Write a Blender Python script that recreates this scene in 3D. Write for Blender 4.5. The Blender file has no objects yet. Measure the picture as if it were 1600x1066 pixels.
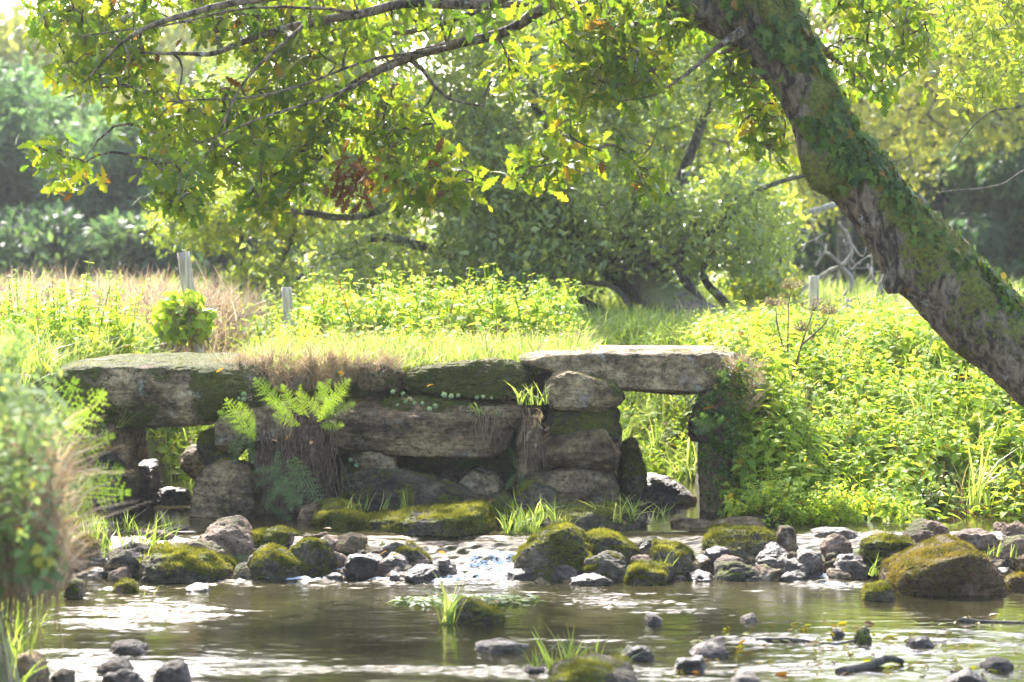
import bpy, math, random
import numpy as np
from mathutils import Vector, Matrix
R = math.radians
rng = np.random.default_rng(7)
random.seed(7)
sc = bpy.context.scene
# ------------------------------------------------------------------ camera
CAMZ = 1.8; FPX = 4000.0; PITCH = math.atan(133/4000)
cd = bpy.data.cameras.new('camera'); cam = bpy.data.objects.new('camera', cd)
sc.collection.objects.link(cam); sc.camera = cam
cam.location = (0, 0, CAMZ); cam.rotation_euler = (math.pi/2 - PITCH, 0, 0)
cd.lens = 90; cd.sensor_width = 36; cd.clip_start = .1; cd.clip_end = 2000
cd.dof.use_dof = True; cd.dof.focus_distance = 17.1; cd.dof.aperture_fstop = 2.5
# ------------------------------------------------------------------ light
SUN_EL, SUN_AZ = R(42), R(-14)
sdir = Vector((math.sin(SUN_AZ)*math.cos(SUN_EL), math.cos(SUN_AZ)*math.cos(SUN_EL), math.sin(SUN_EL)))
sl = bpy.data.lights.new('sun', 'SUN'); sl.energy = 3.1; sl.angle = R(.55); sl.color = (1, .98, .95)
so = bpy.data.objects.new('sun', sl); sc.collection.objects.link(so)
so.rotation_euler = sdir.to_track_quat('Z', 'Y').to_euler()
w = bpy.data.worlds.new('World'); sc.world = w; w.use_nodes = True
nt = w.node_tree; sky = nt.nodes.new('ShaderNodeTexSky'); sky.sky_type = 'NISHITA'; sky.sun_disc = False
sky.sun_elevation = SUN_EL; sky.sun_rotation = SUN_AZ; sky.dust_density = 3.0; sky.air_density = .8; sky.ozone_density = .4
bg = nt.nodes['Background']; bg.inputs[1].default_value = .15
nt.links.new(sky.outputs[0], bg.inputs[0])
sc.view_settings.view_transform = 'Standard'; sc.view_settings.look = 'None'
sc.view_settings.gamma = 1; sc.view_settings.use_curve_mapping = False
sc.view_settings.exposure = 2.55
HAZE = .00042
cy = sc.cycles
cy.use_denoising = True
cy.max_bounces = 8; cy.diffuse_bounces = 4; cy.glossy_bounces = 3; cy.transmission_bounces = 6
cy.transparent_max_bounces = 8; cy.volume_bounces = 0; cy.sample_clamp_indirect = 6
cy.caustics_reflective = False; cy.caustics_refractive = False
cy.use_adaptive_sampling = True; cy.adaptive_threshold = .01; cy.denoising_prefilter = 'ACCURATE'

# ------------------------------------------------------------------ helpers
def at(px, py, Y):
    """numpy: a pixel of the photograph and a distance -> a point in the world"""
    px = np.asarray(px, float); py = np.asarray(py, float); Y = np.asarray(Y, float)
    u = (px-800)/FPX; v = -(py-533)/FPX
    dy = math.cos(PITCH)+v*math.sin(PITCH); dz = -math.sin(PITCH)+v*math.cos(PITCH)
    t = Y/dy
    return np.stack([u*t, Y+0*u, CAMZ+dz*t], -1)

def hash3(ix, iy, iz, s=0):
    h = (ix.astype(np.int64)*374761393 + iy.astype(np.int64)*668265263 + iz.astype(np.int64)*2147483647 + s*974711) & 0xffffffff
    h = ((h ^ (h >> 13))*1274126177) & 0xffffffff
    h = ((h ^ (h >> 16))*2246822519) & 0xffffffff
    return ((h ^ (h >> 15)) & 0xffffff)/float(0xffffff)*2-1
def vnoise(p, s=0):
    i = np.floor(p).astype(np.int64); f = p-i; f = f*f*f*(f*(f*6-15)+10)
    out = 0
    for dx in (0, 1):
        wx = f[..., 0] if dx else 1-f[..., 0]
        for dy in (0, 1):
            wy = f[..., 1] if dy else 1-f[..., 1]
            for dz in (0, 1):
                wz = f[..., 2] if dz else 1-f[..., 2]
                out = out+wx*wy*wz*hash3(i[..., 0]+dx, i[..., 1]+dy, i[..., 2]+dz, s)
    return out
def fbm(p, octv=4, s=0, gain=.5):
    p = np.asarray(p, float); a = 1.; o = 0; n = 0
    for k in range(octv):
        o = o+a*vnoise(p*2.03**k+17.3*k, s+k); n += a; a *= gain
    return o/n
def sstep(a, b, x):
    t = np.clip((x-a)/(b-a), 0, 1); return t*t*(3-2*t)

COL = sc.collection
def tag(o, label=None, cat=None, group=None, kind=None):
    if label: o['label'] = label
    if cat: o['category'] = cat
    if group: o['group'] = group
    if kind: o['kind'] = kind
    return o
def empty(name, loc=(0, 0, 0)):
    o = bpy.data.objects.new(name, None); COL.objects.link(o); o.location = loc; o.empty_display_size = .1
    bpy.context.view_layer.update() if False else None
    return o
def mkmesh(name, V, F, mat, parent=None, rnd=None, smooth=False, attrs=None):
    """V (n,3) in world coordinates, F (m,3); the object origin goes to the base centre (or stays with the parent)"""
    V = np.asarray(V, np.float32).reshape(-1, 3); F = np.asarray(F, np.int32).reshape(-1, 3)
    me = bpy.data.meshes.new(name)
    if parent is not None: org = np.array(parent.location)
    else: org = np.array([(V[:, 0].min()+V[:, 0].max())/2, (V[:, 1].min()+V[:, 1].max())/2, V[:, 2].min()])
    if parent is not None and parent.parent is not None: org = org+np.array(parent.parent.location)
    VV = (V-org).astype(np.float32)
    me.vertices.add(len(VV)); me.vertices.foreach_set('co', VV.ravel())
    me.loops.add(F.size); me.loops.foreach_set('vertex_index', F.ravel())
    me.polygons.add(len(F)); me.polygons.foreach_set('loop_start', np.arange(0, F.size, 3, dtype=np.int32))
    if smooth: me.polygons.foreach_set('use_smooth', np.ones(len(F), bool))
    me.update(calc_edges=True)
    A = dict(attrs or {})
    if rnd is not None: A['rnd'] = rnd
    for k, a in A.items():
        at_ = me.attributes.new(k, 'FLOAT', 'POINT'); at_.data.foreach_set('value', np.asarray(a, np.float32).ravel())
    me.materials.append(mat)
    o = bpy.data.objects.new(name, me); COL.objects.link(o)
    if parent is not None: o.parent = parent
    else: o.location = org
    return o
class Acc:
    def __init__(s): s.V = []; s.F = []; s.R = []; s.n = 0
    def add(s, V, F, r=None):
        V = np.asarray(V, float).reshape(-1, 3); F = np.asarray(F, np.int64).reshape(-1, 3)
        s.V.append(V); s.F.append(F+s.n); s.n += len(V)
        if r is None: r = random.random()
        s.R.append(np.broadcast_to(np.asarray(r, float), (len(V),)))
    def build(s, name, mat, parent=None, smooth=False):
        return mkmesh(name, np.concatenate(s.V), np.concatenate(s.F), mat, parent, np.concatenate(s.R), smooth)
def instance(T, P, M, S, rn=None):
    """T = (V, F, r) template; P (n,3), M (n,3,3) columns = local axes, S (n,) or (n,3)"""
    TV, TF, TR = T; n = len(P)
    S = np.asarray(S, float); S = S[:, None] if S.ndim == 1 else S
    L = TV[None]*S[:, None, :]
    V = np.einsum('nij,nkj->nki', M, L)+P[:, None, :]
    F = TF[None]+(np.arange(n)*len(TV))[:, None, None]
    if rn is None: rn = rng.random(n)
    r = (rn[:, None]+TR[None]*.999)
    r = np.where(TR[None] == 0, np.broadcast_to(rn[:, None], r.shape), r % 1.0)
    return V.reshape(-1, 3), F.reshape(-1, 3), r.ravel()
def norm(v): return v/np.maximum(np.linalg.norm(v, axis=-1, keepdims=True), 1e-9)
def frames(Yax, Zhint):
    """matrices with local Y along Yax and local Z near Zhint"""
    y = norm(Yax); x = norm(np.cross(y, Zhint)); z = np.cross(x, y)
    return np.stack([x, y, z], -1)
def rdir(n, up=0., spread=1.):
    v = rng.normal(size=(n, 3))*spread; v[:, 2] += up; return norm(v)
def catmull(P, k=6):
    P = np.asarray(P, float)
    Q = np.vstack([2*P[0]-P[1], P, 2*P[-1]-P[-2]]); out = []
    for i in range(1, len(Q)-2):
        t = np.linspace(0, 1, k, endpoint=False)[:, None]
        a, b, c, d = Q[i-1], Q[i], Q[i+1], Q[i+2]
        out.append(.5*((2*b)+(-a+c)*t+(2*a-5*b+4*c-d)*t*t+(-a+3*b-3*c+d)*t**3))
    out.append(P[-1:]); return np.vstack(out)
def tube(P, Rr, n=6, cap=True):
    P = np.asarray(P, float); Rr = np.broadcast_to(np.asarray(Rr, float), (len(P),))
    T = np.gradient(P, axis=0); T = norm(T)
    ref = np.array([0, 0, 1.]) if abs(T[0, 2]) < .9 else np.array([1., 0, 0])
    a = np.linspace(0, 2*math.pi, n, endpoint=False); V = []
    X = norm(np.cross(T[0], ref))
    for i in range(len(P)):
        X = norm(X-T[i]*np.dot(X, T[i])); Yv = np.cross(T[i], X)
        V.append(P[i]+Rr[i]*(np.cos(a)[:, None]*X+np.sin(a)[:, None]*Yv))
    V = np.vstack(V); F = []
    for i in range(len(P)-1):
        for j in range(n):
            p, q = i*n+j, i*n+(j+1) % n
            F += [(p, q, q+n), (p, q+n, p+n)]
    if cap:
        b = len(P)-1
        V = np.vstack([V, P[0], P[-1]]); c0, c1 = len(V)-2, len(V)-1
        for j in range(n):
            F.append((c0, (j+1) % n, j)); F.append((c1, b*n+j, b*n+(j+1) % n))
    return V, np.array(F)
def in_poly(px, py, poly):
    poly = np.asarray(poly, float); ins = np.zeros(len(px), bool); j = len(poly)-1
    for i in range(len(poly)):
        xi, yi = poly[i]; xj, yj = poly[j]
        c = ((yi > py) != (yj > py)) & (px < (xj-xi)*(py-yi)/(yj-yi+1e-12)+xi)
        ins ^= c; j = i
    return ins
def samp(poly, n, thr=-9, sc_=.012, seed=0):
    poly = np.asarray(poly, float); lo, hi = poly.min(0), poly.max(0); out = []; c = 0; it = 0
    while c < n and it < 200:
        q = lo+(hi-lo)*rng.random((n*2, 2)); q = q[in_poly(q[:, 0], q[:, 1], poly)]
        if thr > -5 and len(q):
            q = q[fbm(np.c_[q*sc_, np.full(len(q), seed*3.7)], 3, seed) > thr]
        out.append(q); c += len(q); it += 1
    return np.vstack(out)[:n]

# ------------------------------------------------------------------ materials
def newmat(name):
    m = bpy.data.materials.new(name); m.use_nodes = True; m.node_tree.nodes.clear()
    o = m.node_tree.nodes.new('ShaderNodeOutputMaterial'); return m, m.node_tree, o
def nd(t, typ, **kw):
    n = t.nodes.new(typ)
    for k, v in kw.items():
        if k.startswith('_'): setattr(n, k[1:], v)
        else: n.inputs[k.replace('__', ' ')].default_value = v
    return n
def ramp(t, stops, fac=None, interp='LINEAR'):
    n = t.nodes.new('ShaderNodeValToRGB'); e = n.color_ramp.elements; n.color_ramp.interpolation = interp
    while len(e) < len(stops): e.new(.5)
    for i, (p, c) in enumerate(stops):
        e[i].position = p; e[i].color = (*c, 1) if len(c) == 3 else c
    if fac is not None: t.links.new(fac, n.inputs[0])
    return n
def mixc(t, fac, a, b, blend='MIX'):
    n = t.nodes.new('ShaderNodeMix'); n.data_type = 'RGBA'; n.blend_type = blend
    for sock, v in ((n.inputs[0], fac), (n.inputs[6], a), (n.inputs[7], b)):
        if isinstance(v, bpy.types.NodeSocket): t.links.new(v, sock)
        elif isinstance(v, (int, float)): sock.default_value = v
        else: sock.default_value = (*v, 1)
    return n.outputs[2]
def mth(t, op, a, b=0., c=None, clamp=False):
    n = t.nodes.new('ShaderNodeMath'); n.operation = op; n.use_clamp = clamp
    for i, v in enumerate((a, b) if c is None else (a, b, c)):
        if isinstance(v, bpy.types.NodeSocket): t.links.new(v, n.inputs[i])
        else: n.inputs[i].default_value = v
    return n.outputs[0]
def leaf_mat(name, stops, tr=.5, boost=(1.5, 1.6, .8), rough=.45, spec=.4):
    """thin leaf: part reflects, part lets light through"""
    m, t, o = newmat(name)
    a = nd(t, 'ShaderNodeAttribute', _attribute_name='rnd')
    rp = ramp(t, stops, a.outputs['Fac'])
    p = nd(t, 'ShaderNodeBsdfPrincipled', Roughness=rough); p.inputs['Specular IOR Level'].default_value = spec
    t.links.new(rp.outputs[0], p.inputs['Base Color'])
    tl = nd(t, 'ShaderNodeBsdfTranslucent'); t.links.new(mixc(t, 1., rp.outputs[0], boost, 'MULTIPLY'), tl.inputs[0])
    mx = nd(t, 'ShaderNodeMixShader', Fac=tr)
    t.links.new(p.outputs[0], mx.inputs[1]); t.links.new(tl.outputs[0], mx.inputs[2]); t.links.new(mx.outputs[0], o.inputs[0])
    return m
def plain(name, stops, scale=20, rough=.8, bump=.4, dist=.01, stretch=(1, 1, 1), spec=.3):
    m, t, o = newmat(name)
    tc = nd(t, 'ShaderNodeTexCoord'); mp = nd(t, 'ShaderNodeMapping', Scale=stretch)
    t.links.new(tc.outputs['Object'], mp.inputs[0])
    n = nd(t, 'ShaderNodeTexNoise', Scale=scale, Detail=7., Roughness=.65); t.links.new(mp.outputs[0], n.inputs[0])
    rp = ramp(t, stops, n.outputs[0])
    p = nd(t, 'ShaderNodeBsdfPrincipled', Roughness=rough); p.inputs['Specular IOR Level'].default_value = spec
    t.links.new(rp.outputs[0], p.inputs['Base Color'])
    b = nd(t, 'ShaderNodeBump', Strength=bump, Distance=dist); t.links.new(n.outputs[0], b.inputs['Height'])
    t.links.new(b.outputs[0], p.inputs['Normal']); t.links.new(p.outputs[0], o.inputs[0])
    return m
def stone_mat(name, lo, hi, moss1=(.022, .028, .004), moss2=(.12, .125, .018), lichen=.5, rough=.85, lich=(.42, .41, .36), spec=.3):
    m, t, o = newmat(name)
    tc = nd(t, 'ShaderNodeTexCoord'); oi = nd(t, 'ShaderNodeObjectInfo')
    va = nd(t, 'ShaderNodeVectorMath', _operation='MULTIPLY_ADD')
    t.links.new(oi.outputs['Random'], va.inputs[0]); va.inputs[1].default_value = (31, 17, 23); t.links.new(tc.outputs['Object'], va.inputs[2])
    def noise(s, d=6., r=.6, v=va.outputs[0]):
        n = nd(t, 'ShaderNodeTexNoise', Scale=s, Detail=d, Roughness=r); t.links.new(v, n.inputs[0]); return n.outputs[0]
    n1 = noise(3.2, 8., .65); n2 = noise(16, 6., .7); n3 = noise(70, 4., .6)
    mp = nd(t, 'ShaderNodeMapping', Scale=(2, 2, 16)); t.links.new(va.outputs[0], mp.inputs[0])
    ns = noise(1.5, 7., .6, mp.outputs[0])
    f = mth(t, 'ADD', mth(t, 'MULTIPLY', n1, .55), mth(t, 'ADD', mth(t, 'MULTIPLY', n2, .3), mth(t, 'MULTIPLY', ns, .2)))
    mid = tuple((a+b)/2*.9 for a, b in zip(lo, hi))
    base = ramp(t, [(.44, lo), (.525, mid), (.6, hi)], f).outputs[0]
    spk = ramp(t, [(.36, (.3, .3, .3)), (.48, (1, 1, 1)), (.64, (1.7, 1.64, 1.55))], noise(30, 8., .8)).outputs[0]
    base = mixc(t, 1., base, spk, 'MULTIPLY')
    lf = ramp(t, [(.56, (0, 0, 0)), (.63, (1, 1, 1))], mth(t, 'ADD', mth(t, 'MULTIPLY', noise(5.5, 5., .75), .8), mth(t, 'MULTIPLY', n3, .2))).outputs[0]
    base = mixc(t, mth(t, 'MULTIPLY', lf, lichen), base, lich)
    ma = nd(t, 'ShaderNodeAttribute', _attribute_name='moss')
    mf = mth(t, 'ADD', ma.outputs['Fac'], mth(t, 'MULTIPLY', mth(t, 'SUBTRACT', n2, .5), 1.5))
    mf = mth(t, 'ADD', mf, mth(t, 'MULTIPLY', mth(t, 'SUBTRACT', n3, .5), .7))
    mf = ramp(t, [(.42, (0, 0, 0)), (.6, (1, 1, 1))], mf).outputs[0]
    mc = ramp(t, [(.3, moss1), (.5, tuple((a+b)/2 for a, b in zip(moss1, moss2))), (.7, moss2)], mth(t, 'ADD', mth(t, 'MULTIPLY', n2, .6), mth(t, 'MULTIPLY', n3, .4))).outputs[0]
    col = mixc(t, mf, base, mc)
    p = nd(t, 'ShaderNodeBsdfPrincipled', Roughness=rough); p.inputs['Specular IOR Level'].default_value = spec
    t.links.new(col, p.inputs['Base Color'])
    if rough < .6:
        t.links.new(mth(t, 'ADD', mth(t, 'MULTIPLY', mf, .5), mth(t, 'ADD', rough-.1, mth(t, 'MULTIPLY', n2, .25))), p.inputs['Roughness'])
    h = mth(t, 'ADD', mth(t, 'MULTIPLY', n2, .8), mth(t, 'ADD', mth(t, 'MULTIPLY', n3, .35), mth(t, 'MULTIPLY', ns, .8)))
    h = mth(t, 'ADD', h, mth(t, 'MULTIPLY', mf, mth(t, 'MULTIPLY', n3, .9)))
    b = nd(t, 'ShaderNodeBump', Strength=.9, Distance=.03); t.links.new(h, b.inputs['Height'])
    t.links.new(b.outputs[0], p.inputs['Normal']); t.links.new(p.outputs[0], o.inputs[0])
    return m
STONE = dict(
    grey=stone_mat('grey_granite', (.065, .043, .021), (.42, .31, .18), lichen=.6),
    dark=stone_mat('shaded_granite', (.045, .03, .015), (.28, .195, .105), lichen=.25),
    brown=stone_mat('brown_stone', (.075, .048, .03), (.28, .19, .13), lichen=.2),
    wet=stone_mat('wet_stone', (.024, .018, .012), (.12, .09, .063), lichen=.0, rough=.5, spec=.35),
    mossy=stone_mat('mossy_stone', (.03, .025, .015), (.14, .11, .07), moss1=(.025, .03, .004), moss2=(.16, .17, .02), lichen=.1),
    rust=stone_mat('rusty_mossy_stone', (.06, .035, .015), (.2, .12, .06), moss1=(.05, .035, .01), moss2=(.17, .125, .022), lichen=.1),
)
M_moss = leaf_mat('moss', [(0, (.03, .03, .006)), (.45, (.075, .075, .013)), (.8, (.16, .15, .024)), (1, (.27, .24, .045))], .35, rough=.8, spec=.1)
M_mossr = leaf_mat('rusty_moss', [(0, (.045, .035, .01)), (.5, (.12, .1, .018)), (1, (.24, .17, .035))], .3, rough=.8, spec=.1)
M_oak = leaf_mat('oak_leaf', [(0, (.045, .085, .012)), (.35, (.08, .13, .014)), (.7, (.15, .18, .016)), (.9, (.26, .25, .02)), (.95, (.32, .2, .02)), (.97, (.16, .07, .02)), (1, (.09, .04, .015))], .55, (1.9, 2.0, .8), .4)
M_oakb = leaf_mat('brown_oak_leaf', [(0, (.07, .03, .012)), (.7, (.16, .065, .02)), (1, (.3, .16, .03))], .4, rough=.6)
M_sallow = leaf_mat('sallow_leaf', [(0, (.1, .13, .05)), (.5, (.2, .24, .085)), (.85, (.3, .33, .09)), (1, (.48, .44, .06))], .45, (1.5, 1.7, .7), .35, .6)
M_yellow = leaf_mat('yellow_green_leaf', [(0, (.09, .14, .025)), (.5, (.17, .22, .035)), (.9, (.32, .33, .045)), (1, (.42, .32, .05))], .55, (1.7, 1.7, .8), .5)
M_far = leaf_mat('far_leaf', [(0, (.05, .09, .05)), (.5, (.1, .16, .075)), (1, (.24, .3, .12))], .5, (1.3, 1.5, .9), .6)
M_fard = leaf_mat('dark_far_leaf', [(0, (.02, .04, .024)), (.5, (.06, .1, .045)), (1, (.18, .22, .08))], .45, (1.3, 1.5, .9), .6)
M_farl = leaf_mat('pale_far_leaf', [(0, (.16, .19, .05)), (.5, (.26, .28, .06)), (1, (.4, .38, .07))], .45, (1.5, 1.5, .8), .6)
M_ivy = leaf_mat('ivy_leaf', [(0, (.03, .055, .01)), (.6, (.075, .12, .014)), (.93, (.12, .17, .02)), (1, (.25, .1, .02))], .3, (1.6, 1.8, .5), .45, .25)
M_nettle = leaf_mat('nettle_leaf', [(0, (.14, .235, .035)), (.5, (.3, .41, .055)), (.9, (.47, .53, .085)), (.97, (.45, .38, .04)), (1, (.3, .14, .03))], .58, (1.6, 1.55, .8), .6, .2)
M_grass = leaf_mat('grass_blade', [(0, (.13, .2, .04)), (.6, (.25, .33, .07)), (1, (.45, .46, .18))], .5, (1.5, 1.5, .8), .5, .25)
M_dry = leaf_mat('dry_grass', [(0, (.2, .14, .08)), (.6, (.36, .28, .18)), (1, (.5, .43, .3))], .35, (1.2, 1.1, .9), .7)
M_fern = leaf_mat('fern_green', [(0, (.09, .15, .02)), (1, (.21, .28, .035))], .5, (1.5, 1.6, .7), .5)
M_lbank = leaf_mat('grey_green_leaf', [(0, (.1, .15, .06)), (.6, (.2, .26, .11)), (.93, (.3, .35, .14)), (1, (.42, .36, .06))], .4, (1.4, 1.5, .9), .7, .15)
M_bramble = leaf_mat('bramble_leaf', [(0, (.05, .1, .025)), (.7, (.12, .19, .04)), (.92, (.2, .24, .05)), (1, (.3, .13, .04))], .4, (1.5, 1.6, .7), .55, .25)
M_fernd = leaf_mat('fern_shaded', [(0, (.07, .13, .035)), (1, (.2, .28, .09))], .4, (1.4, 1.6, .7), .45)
M_penny = leaf_mat('pennywort_leaf', [(0, (.06, .1, .045)), (1, (.14, .19, .1))], .2, (1.3, 1.4, .8), .35, .6)
M_root = plain('root', [(.3, (.03, .02, .013)), (.7, (.2, .135, .085))], 30)
M_stem = leaf_mat('dry_stem', [(0, (.14, .08, .05)), (.6, (.28, .19, .12)), (1, (.4, .3, .2))], .2, rough=.7)
M_bark = None

# ------------------------------------------------------------------ the ground
def ground_h(x, y):
    x = np.asarray(x, float); y = np.asarray(y, float)
    q = np.stack([x, y, 0*x], -1)
    n = fbm(q*1.3, 4, 5); nf = fbm(q*7, 3, 9)
    bed = -.5+.05*n
    xl = np.interp(y, [0, 9, 11, 13, 15.2, 16.5, 17.5, 18.2, 20.5], [-1.9, -1.75, -2.05, -2.4, -2.95, -3.02, -3.0, -2.85, -2.7])+.12*n
    lt = np.interp(y, [9, 13, 16.5, 18], [.62, .5, .55, .98])
    zl = np.minimum(-.5+(xl-x)*3.2+.1, lt+.08*n)
    zr = np.minimum(-.22+(y-17.15)*.34, 1.02)+.06*n
    zr = np.where(x > 1.35, -.6+(zr+.6)*sstep(1.38+.08*n, 1.62+.08*n, x), -.6)
    ab = -.6+sstep(1.46, 1.62, x)*(1-sstep(1.8, 2.7, x))*(np.clip(-.2+(y-17.1)*.85+.1*n, -.6, .95)+.6)
    z2 = np.minimum(-.5+(x-3.35-.1*n)*1.1, .75)
    z2 = np.where(y < 18, z2, -.6)
    zb = np.minimum(-.3+(y-19.9-.3*n)*.34, 1.02+.05*n)
    pier = -.6+1.6*sstep(-1.98, -1.86, x)*(1-sstep(.52, .62, x))*sstep(18.42, 18.55, y)*(1-sstep(25, 26, y))
    wm = -.5+.4*sstep(15.9, 16.35, y)*(1-sstep(16.75, 17.0, y))+.05*n
    z = np.maximum.reduce([bed, wm, zl, zr, ab, z2, zb, pier])
    return z+.012*nf
def graded(lo, hi, step, far_lo, far_hi, gr=1.25):
    c = list(np.arange(lo, hi, step)); s = step; v = c[-1]
    while v < far_hi: s *= gr; v += s; c.append(v)
    s = step; v = c[0]
    while v > far_lo: s *= gr; v -= s; c.insert(0, v)
    return np.array(c)
def gridmesh(xs, ys):
    X, Y = np.meshgrid(xs, ys); nx, ny = len(xs), len(ys)
    i = (np.arange(ny-1)[:, None]*nx+np.arange(nx-1)[None]).ravel()
    F = np.concatenate([np.c_[i, i+1, i+nx+1], np.c_[i, i+nx+1, i+nx]])
    return X.ravel(), Y.ravel(), F
m, t, o = newmat('ground_soil'); M_ground = m
tc = nd(t, 'ShaderNodeTexCoord'); n1 = nd(t, 'ShaderNodeTexNoise', Scale=2., Detail=9., Roughness=.7); n2 = nd(t, 'ShaderNodeTexNoise', Scale=25., Detail=6., Roughness=.7)
for n in (n1, n2): t.links.new(tc.outputs['Object'], n.inputs[0])
soil = ramp(t, [(.3, (.035, .024, .014)), (.7, (.13, .095, .06))], n2.outputs[0])
grn = ramp(t, [(.3, (.05, .075, .015)), (.7, (.14, .18, .035))], n2.outputs[0])
f = ramp(t, [(.42, (0, 0, 0)), (.56, (1, 1, 1))], n1.outputs[0])
p = nd(t, 'ShaderNodeBsdfPrincipled', Roughness=.9); t.links.new(mixc(t, f.outputs[0], soil.outputs[0], grn.outputs[0]), p.inputs['Base Color'])
b = nd(t, 'ShaderNodeBump', Strength=.8, Distance=.03); t.links.new(n2.outputs[0], b.inputs['Height']); t.links.new(b.outputs[0], p.inputs['Normal']); t.links.new(p.outputs[0], o.inputs[0])
X, Y, F = gridmesh(graded(-6, 6, .05, -500, 500), graded(8, 24, .05, -60, 700))
go = mkmesh('ground', np.c_[X, Y, ground_h(X, Y)], F, M_ground, None, smooth=True); tag(go, kind='structure', label='earth banks and grassy meadow around the stream', cat='ground')

# ------------------------------------------------------------------ the water
def wlevel(x, y):
    y2 = y+.12*fbm(np.stack([x*.9, 0*x, 0*x], -1), 2, 3)
    return -.22+.22*sstep(15.95, 16.75, y2)
def turb(x, y):
    """how broken the surface is"""
    def blob(px, py, rx, ry):
        L = -.22 if py > 880 else -.1
        c = at(px, py, FPX*(CAMZ-L)/(py-400)); return np.exp(-(((x-c[0])/rx)**2+((y-c[1])/ry)**2))
    t_ = .03+0*x
    for px, py, rx, ry, a in [(760, 872, .5, .35, 1.), (700, 905, .8, .3, .9), (560, 900, .55, .3, .6), (430, 912, .9, .2, .5), (230, 960, .45, .55, .75), (140, 925, .5, .3, .5),
                              (1310, 880, .3, .3, .8), (1290, 905, .7, .16, .7), (160, 1040, .5, .35, .7), (330, 1045, .6, .3, .45), (1350, 1010, 1.2, .3, .35), (1200, 1052, 1.1, .25, .5), (700, 1050, .7, .12, .4), (900, 1000, .9, .1, .25), (950, 925, 1.6, .2, .25), (1420, 995, 1.1, .2, .35),
                              (960, 940, .5, .25, .55), (1060, 955, .4, .2, .4), (940, 1058, .6, .2, .4), (900, 838, .5, .3, .45)]:
        t_ = t_+a*(.72 if py > 915 or px < 200 else 1)*blob(px, py, rx, ry)
    st_ = fbm(np.stack([x*2.2, y*8, 0*x], -1), 3, 61)
    return np.clip(t_*(.75+1.3*st_), .01, 1.2)
xs = graded(-3.6, 4.2, .016, -9, 9, 1.35); ys = np.concatenate([np.linspace(2, 10.5, 70), np.arange(10.52, 17.2, .013), np.linspace(17.22, 22, 140)])
X, Y, F = gridmesh(xs, ys)
tb = turb(X, Y); q = np.stack([X, Y, 0*X], -1)
wz = wlevel(X, Y)
slope = (wz > -.2) & (wz < -.02)
tb = np.where(slope, np.maximum(tb, .25), tb)
wz = wz+tb*(.03*fbm(q*np.array([5, 7, 1]), 3, 31)+.02*fbm(q*np.array([13, 22, 1]), 2, 32)+.009*fbm(q*np.array([30, 50, 1]), 2, 33))+.0011*fbm(q*np.array([4, 14, 1]), 2, 34)+.0004*fbm(q*np.array([22, 40, 1]), 2, 35)
ca, sa = math.cos(.3), math.sin(.3)
streak = fbm(np.stack([X*7, Y*13, wz*60], -1), 4, 41)
foam = sstep(.6, 1.3, tb*.95+streak*.8)
foam = foam*sstep(15.3, 15.8, Y)
m, t, o = newmat('stream_water')
tc = nd(t, 'ShaderNodeTexCoord')
mp = nd(t, 'ShaderNodeMapping', Scale=(7, 26, 8)); t.links.new(tc.outputs['Object'], mp.inputs[0])
n1 = nd(t, 'ShaderNodeTexNoise', Scale=1., Detail=5., Roughness=.6); t.links.new(mp.outputs[0], n1.inputs[0])
mp2 = nd(t, 'ShaderNodeMapping', Scale=(60, 150, 60)); t.links.new(tc.outputs['Object'], mp2.inputs[0])
n2 = nd(t, 'ShaderNodeTexNoise', Scale=1., Detail=3.); t.links.new(mp2.outputs[0], n2.inputs[0])
ta = nd(t, 'ShaderNodeAttribute', _attribute_name='turb'); fa = nd(t, 'ShaderNodeAttribute', _attribute_name='foam')
nb = nd(t, 'ShaderNodeTexNoise', Scale=1.2, Detail=5.); t.links.new(tc.outputs['Object'], nb.inputs[0])
base = ramp(t, [(.35, (.016, .014, .006)), (.65, (.05, .044, .02))], nb.outputs[0])
b1 = nd(t, 'ShaderNodeBump', Distance=.007); t.links.new(mth(t, 'ADD', .12, mth(t, 'MULTIPLY', ta.outputs['Fac'], .8, clamp=True)), b1.inputs['Strength']); t.links.new(n1.outputs[0], b1.inputs['Height'])
b2 = nd(t, 'ShaderNodeBump', Distance=.003); t.links.new(mth(t, 'ADD', .05, mth(t, 'MULTIPLY', ta.outputs['Fac'], .9, clamp=True)), b2.inputs['Strength'])
t.links.new(n2.outputs[0], b2.inputs['Height']); t.links.new(b1.outputs[0], b2.inputs['Normal'])
p = nd(t, 'ShaderNodeBsdfPrincipled', Roughness=.025, IOR=1.33); p.inputs['Specular IOR Level'].default_value = .5
t.links.new(base.outputs[0], p.inputs['Base Color']); t.links.new(b2.outputs[0], p.inputs['Normal'])
fm = nd(t, 'ShaderNodeBsdfPrincipled', Roughness=.5); fm.inputs['Base Color'].default_value = (.62, .64, .66, 1); t.links.new(b2.outputs[0], fm.inputs['Normal'])
fn = ramp(t, [(.42, (0, 0, 0)), (.6, (1, 1, 1))], mth(t, 'ADD', mth(t, 'ADD', fa.outputs['Fac'], mth(t, 'MULTIPLY', mth(t, 'SUBTRACT', n1.outputs[0], .5), 1.3)), mth(t, 'MULTIPLY', mth(t, 'SUBTRACT', n2.outputs[0], .5), 1.5)))
mx = nd(t, 'ShaderNodeMixShader'); t.links.new(fn.outputs[0], mx.inputs[0]); t.links.new(p.outputs[0], mx.inputs[1]); t.links.new(fm.outputs[0], mx.inputs[2]); t.links.new(mx.outputs[0], o.inputs[0])
wo = mkmesh('stream_water', np.c_[X, Y, wz], F, m, None, smooth=True, attrs=dict(turb=tb, foam=foam)); tag(wo, kind='structure', label='brown stream running over a low rock weir', cat='water')
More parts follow.
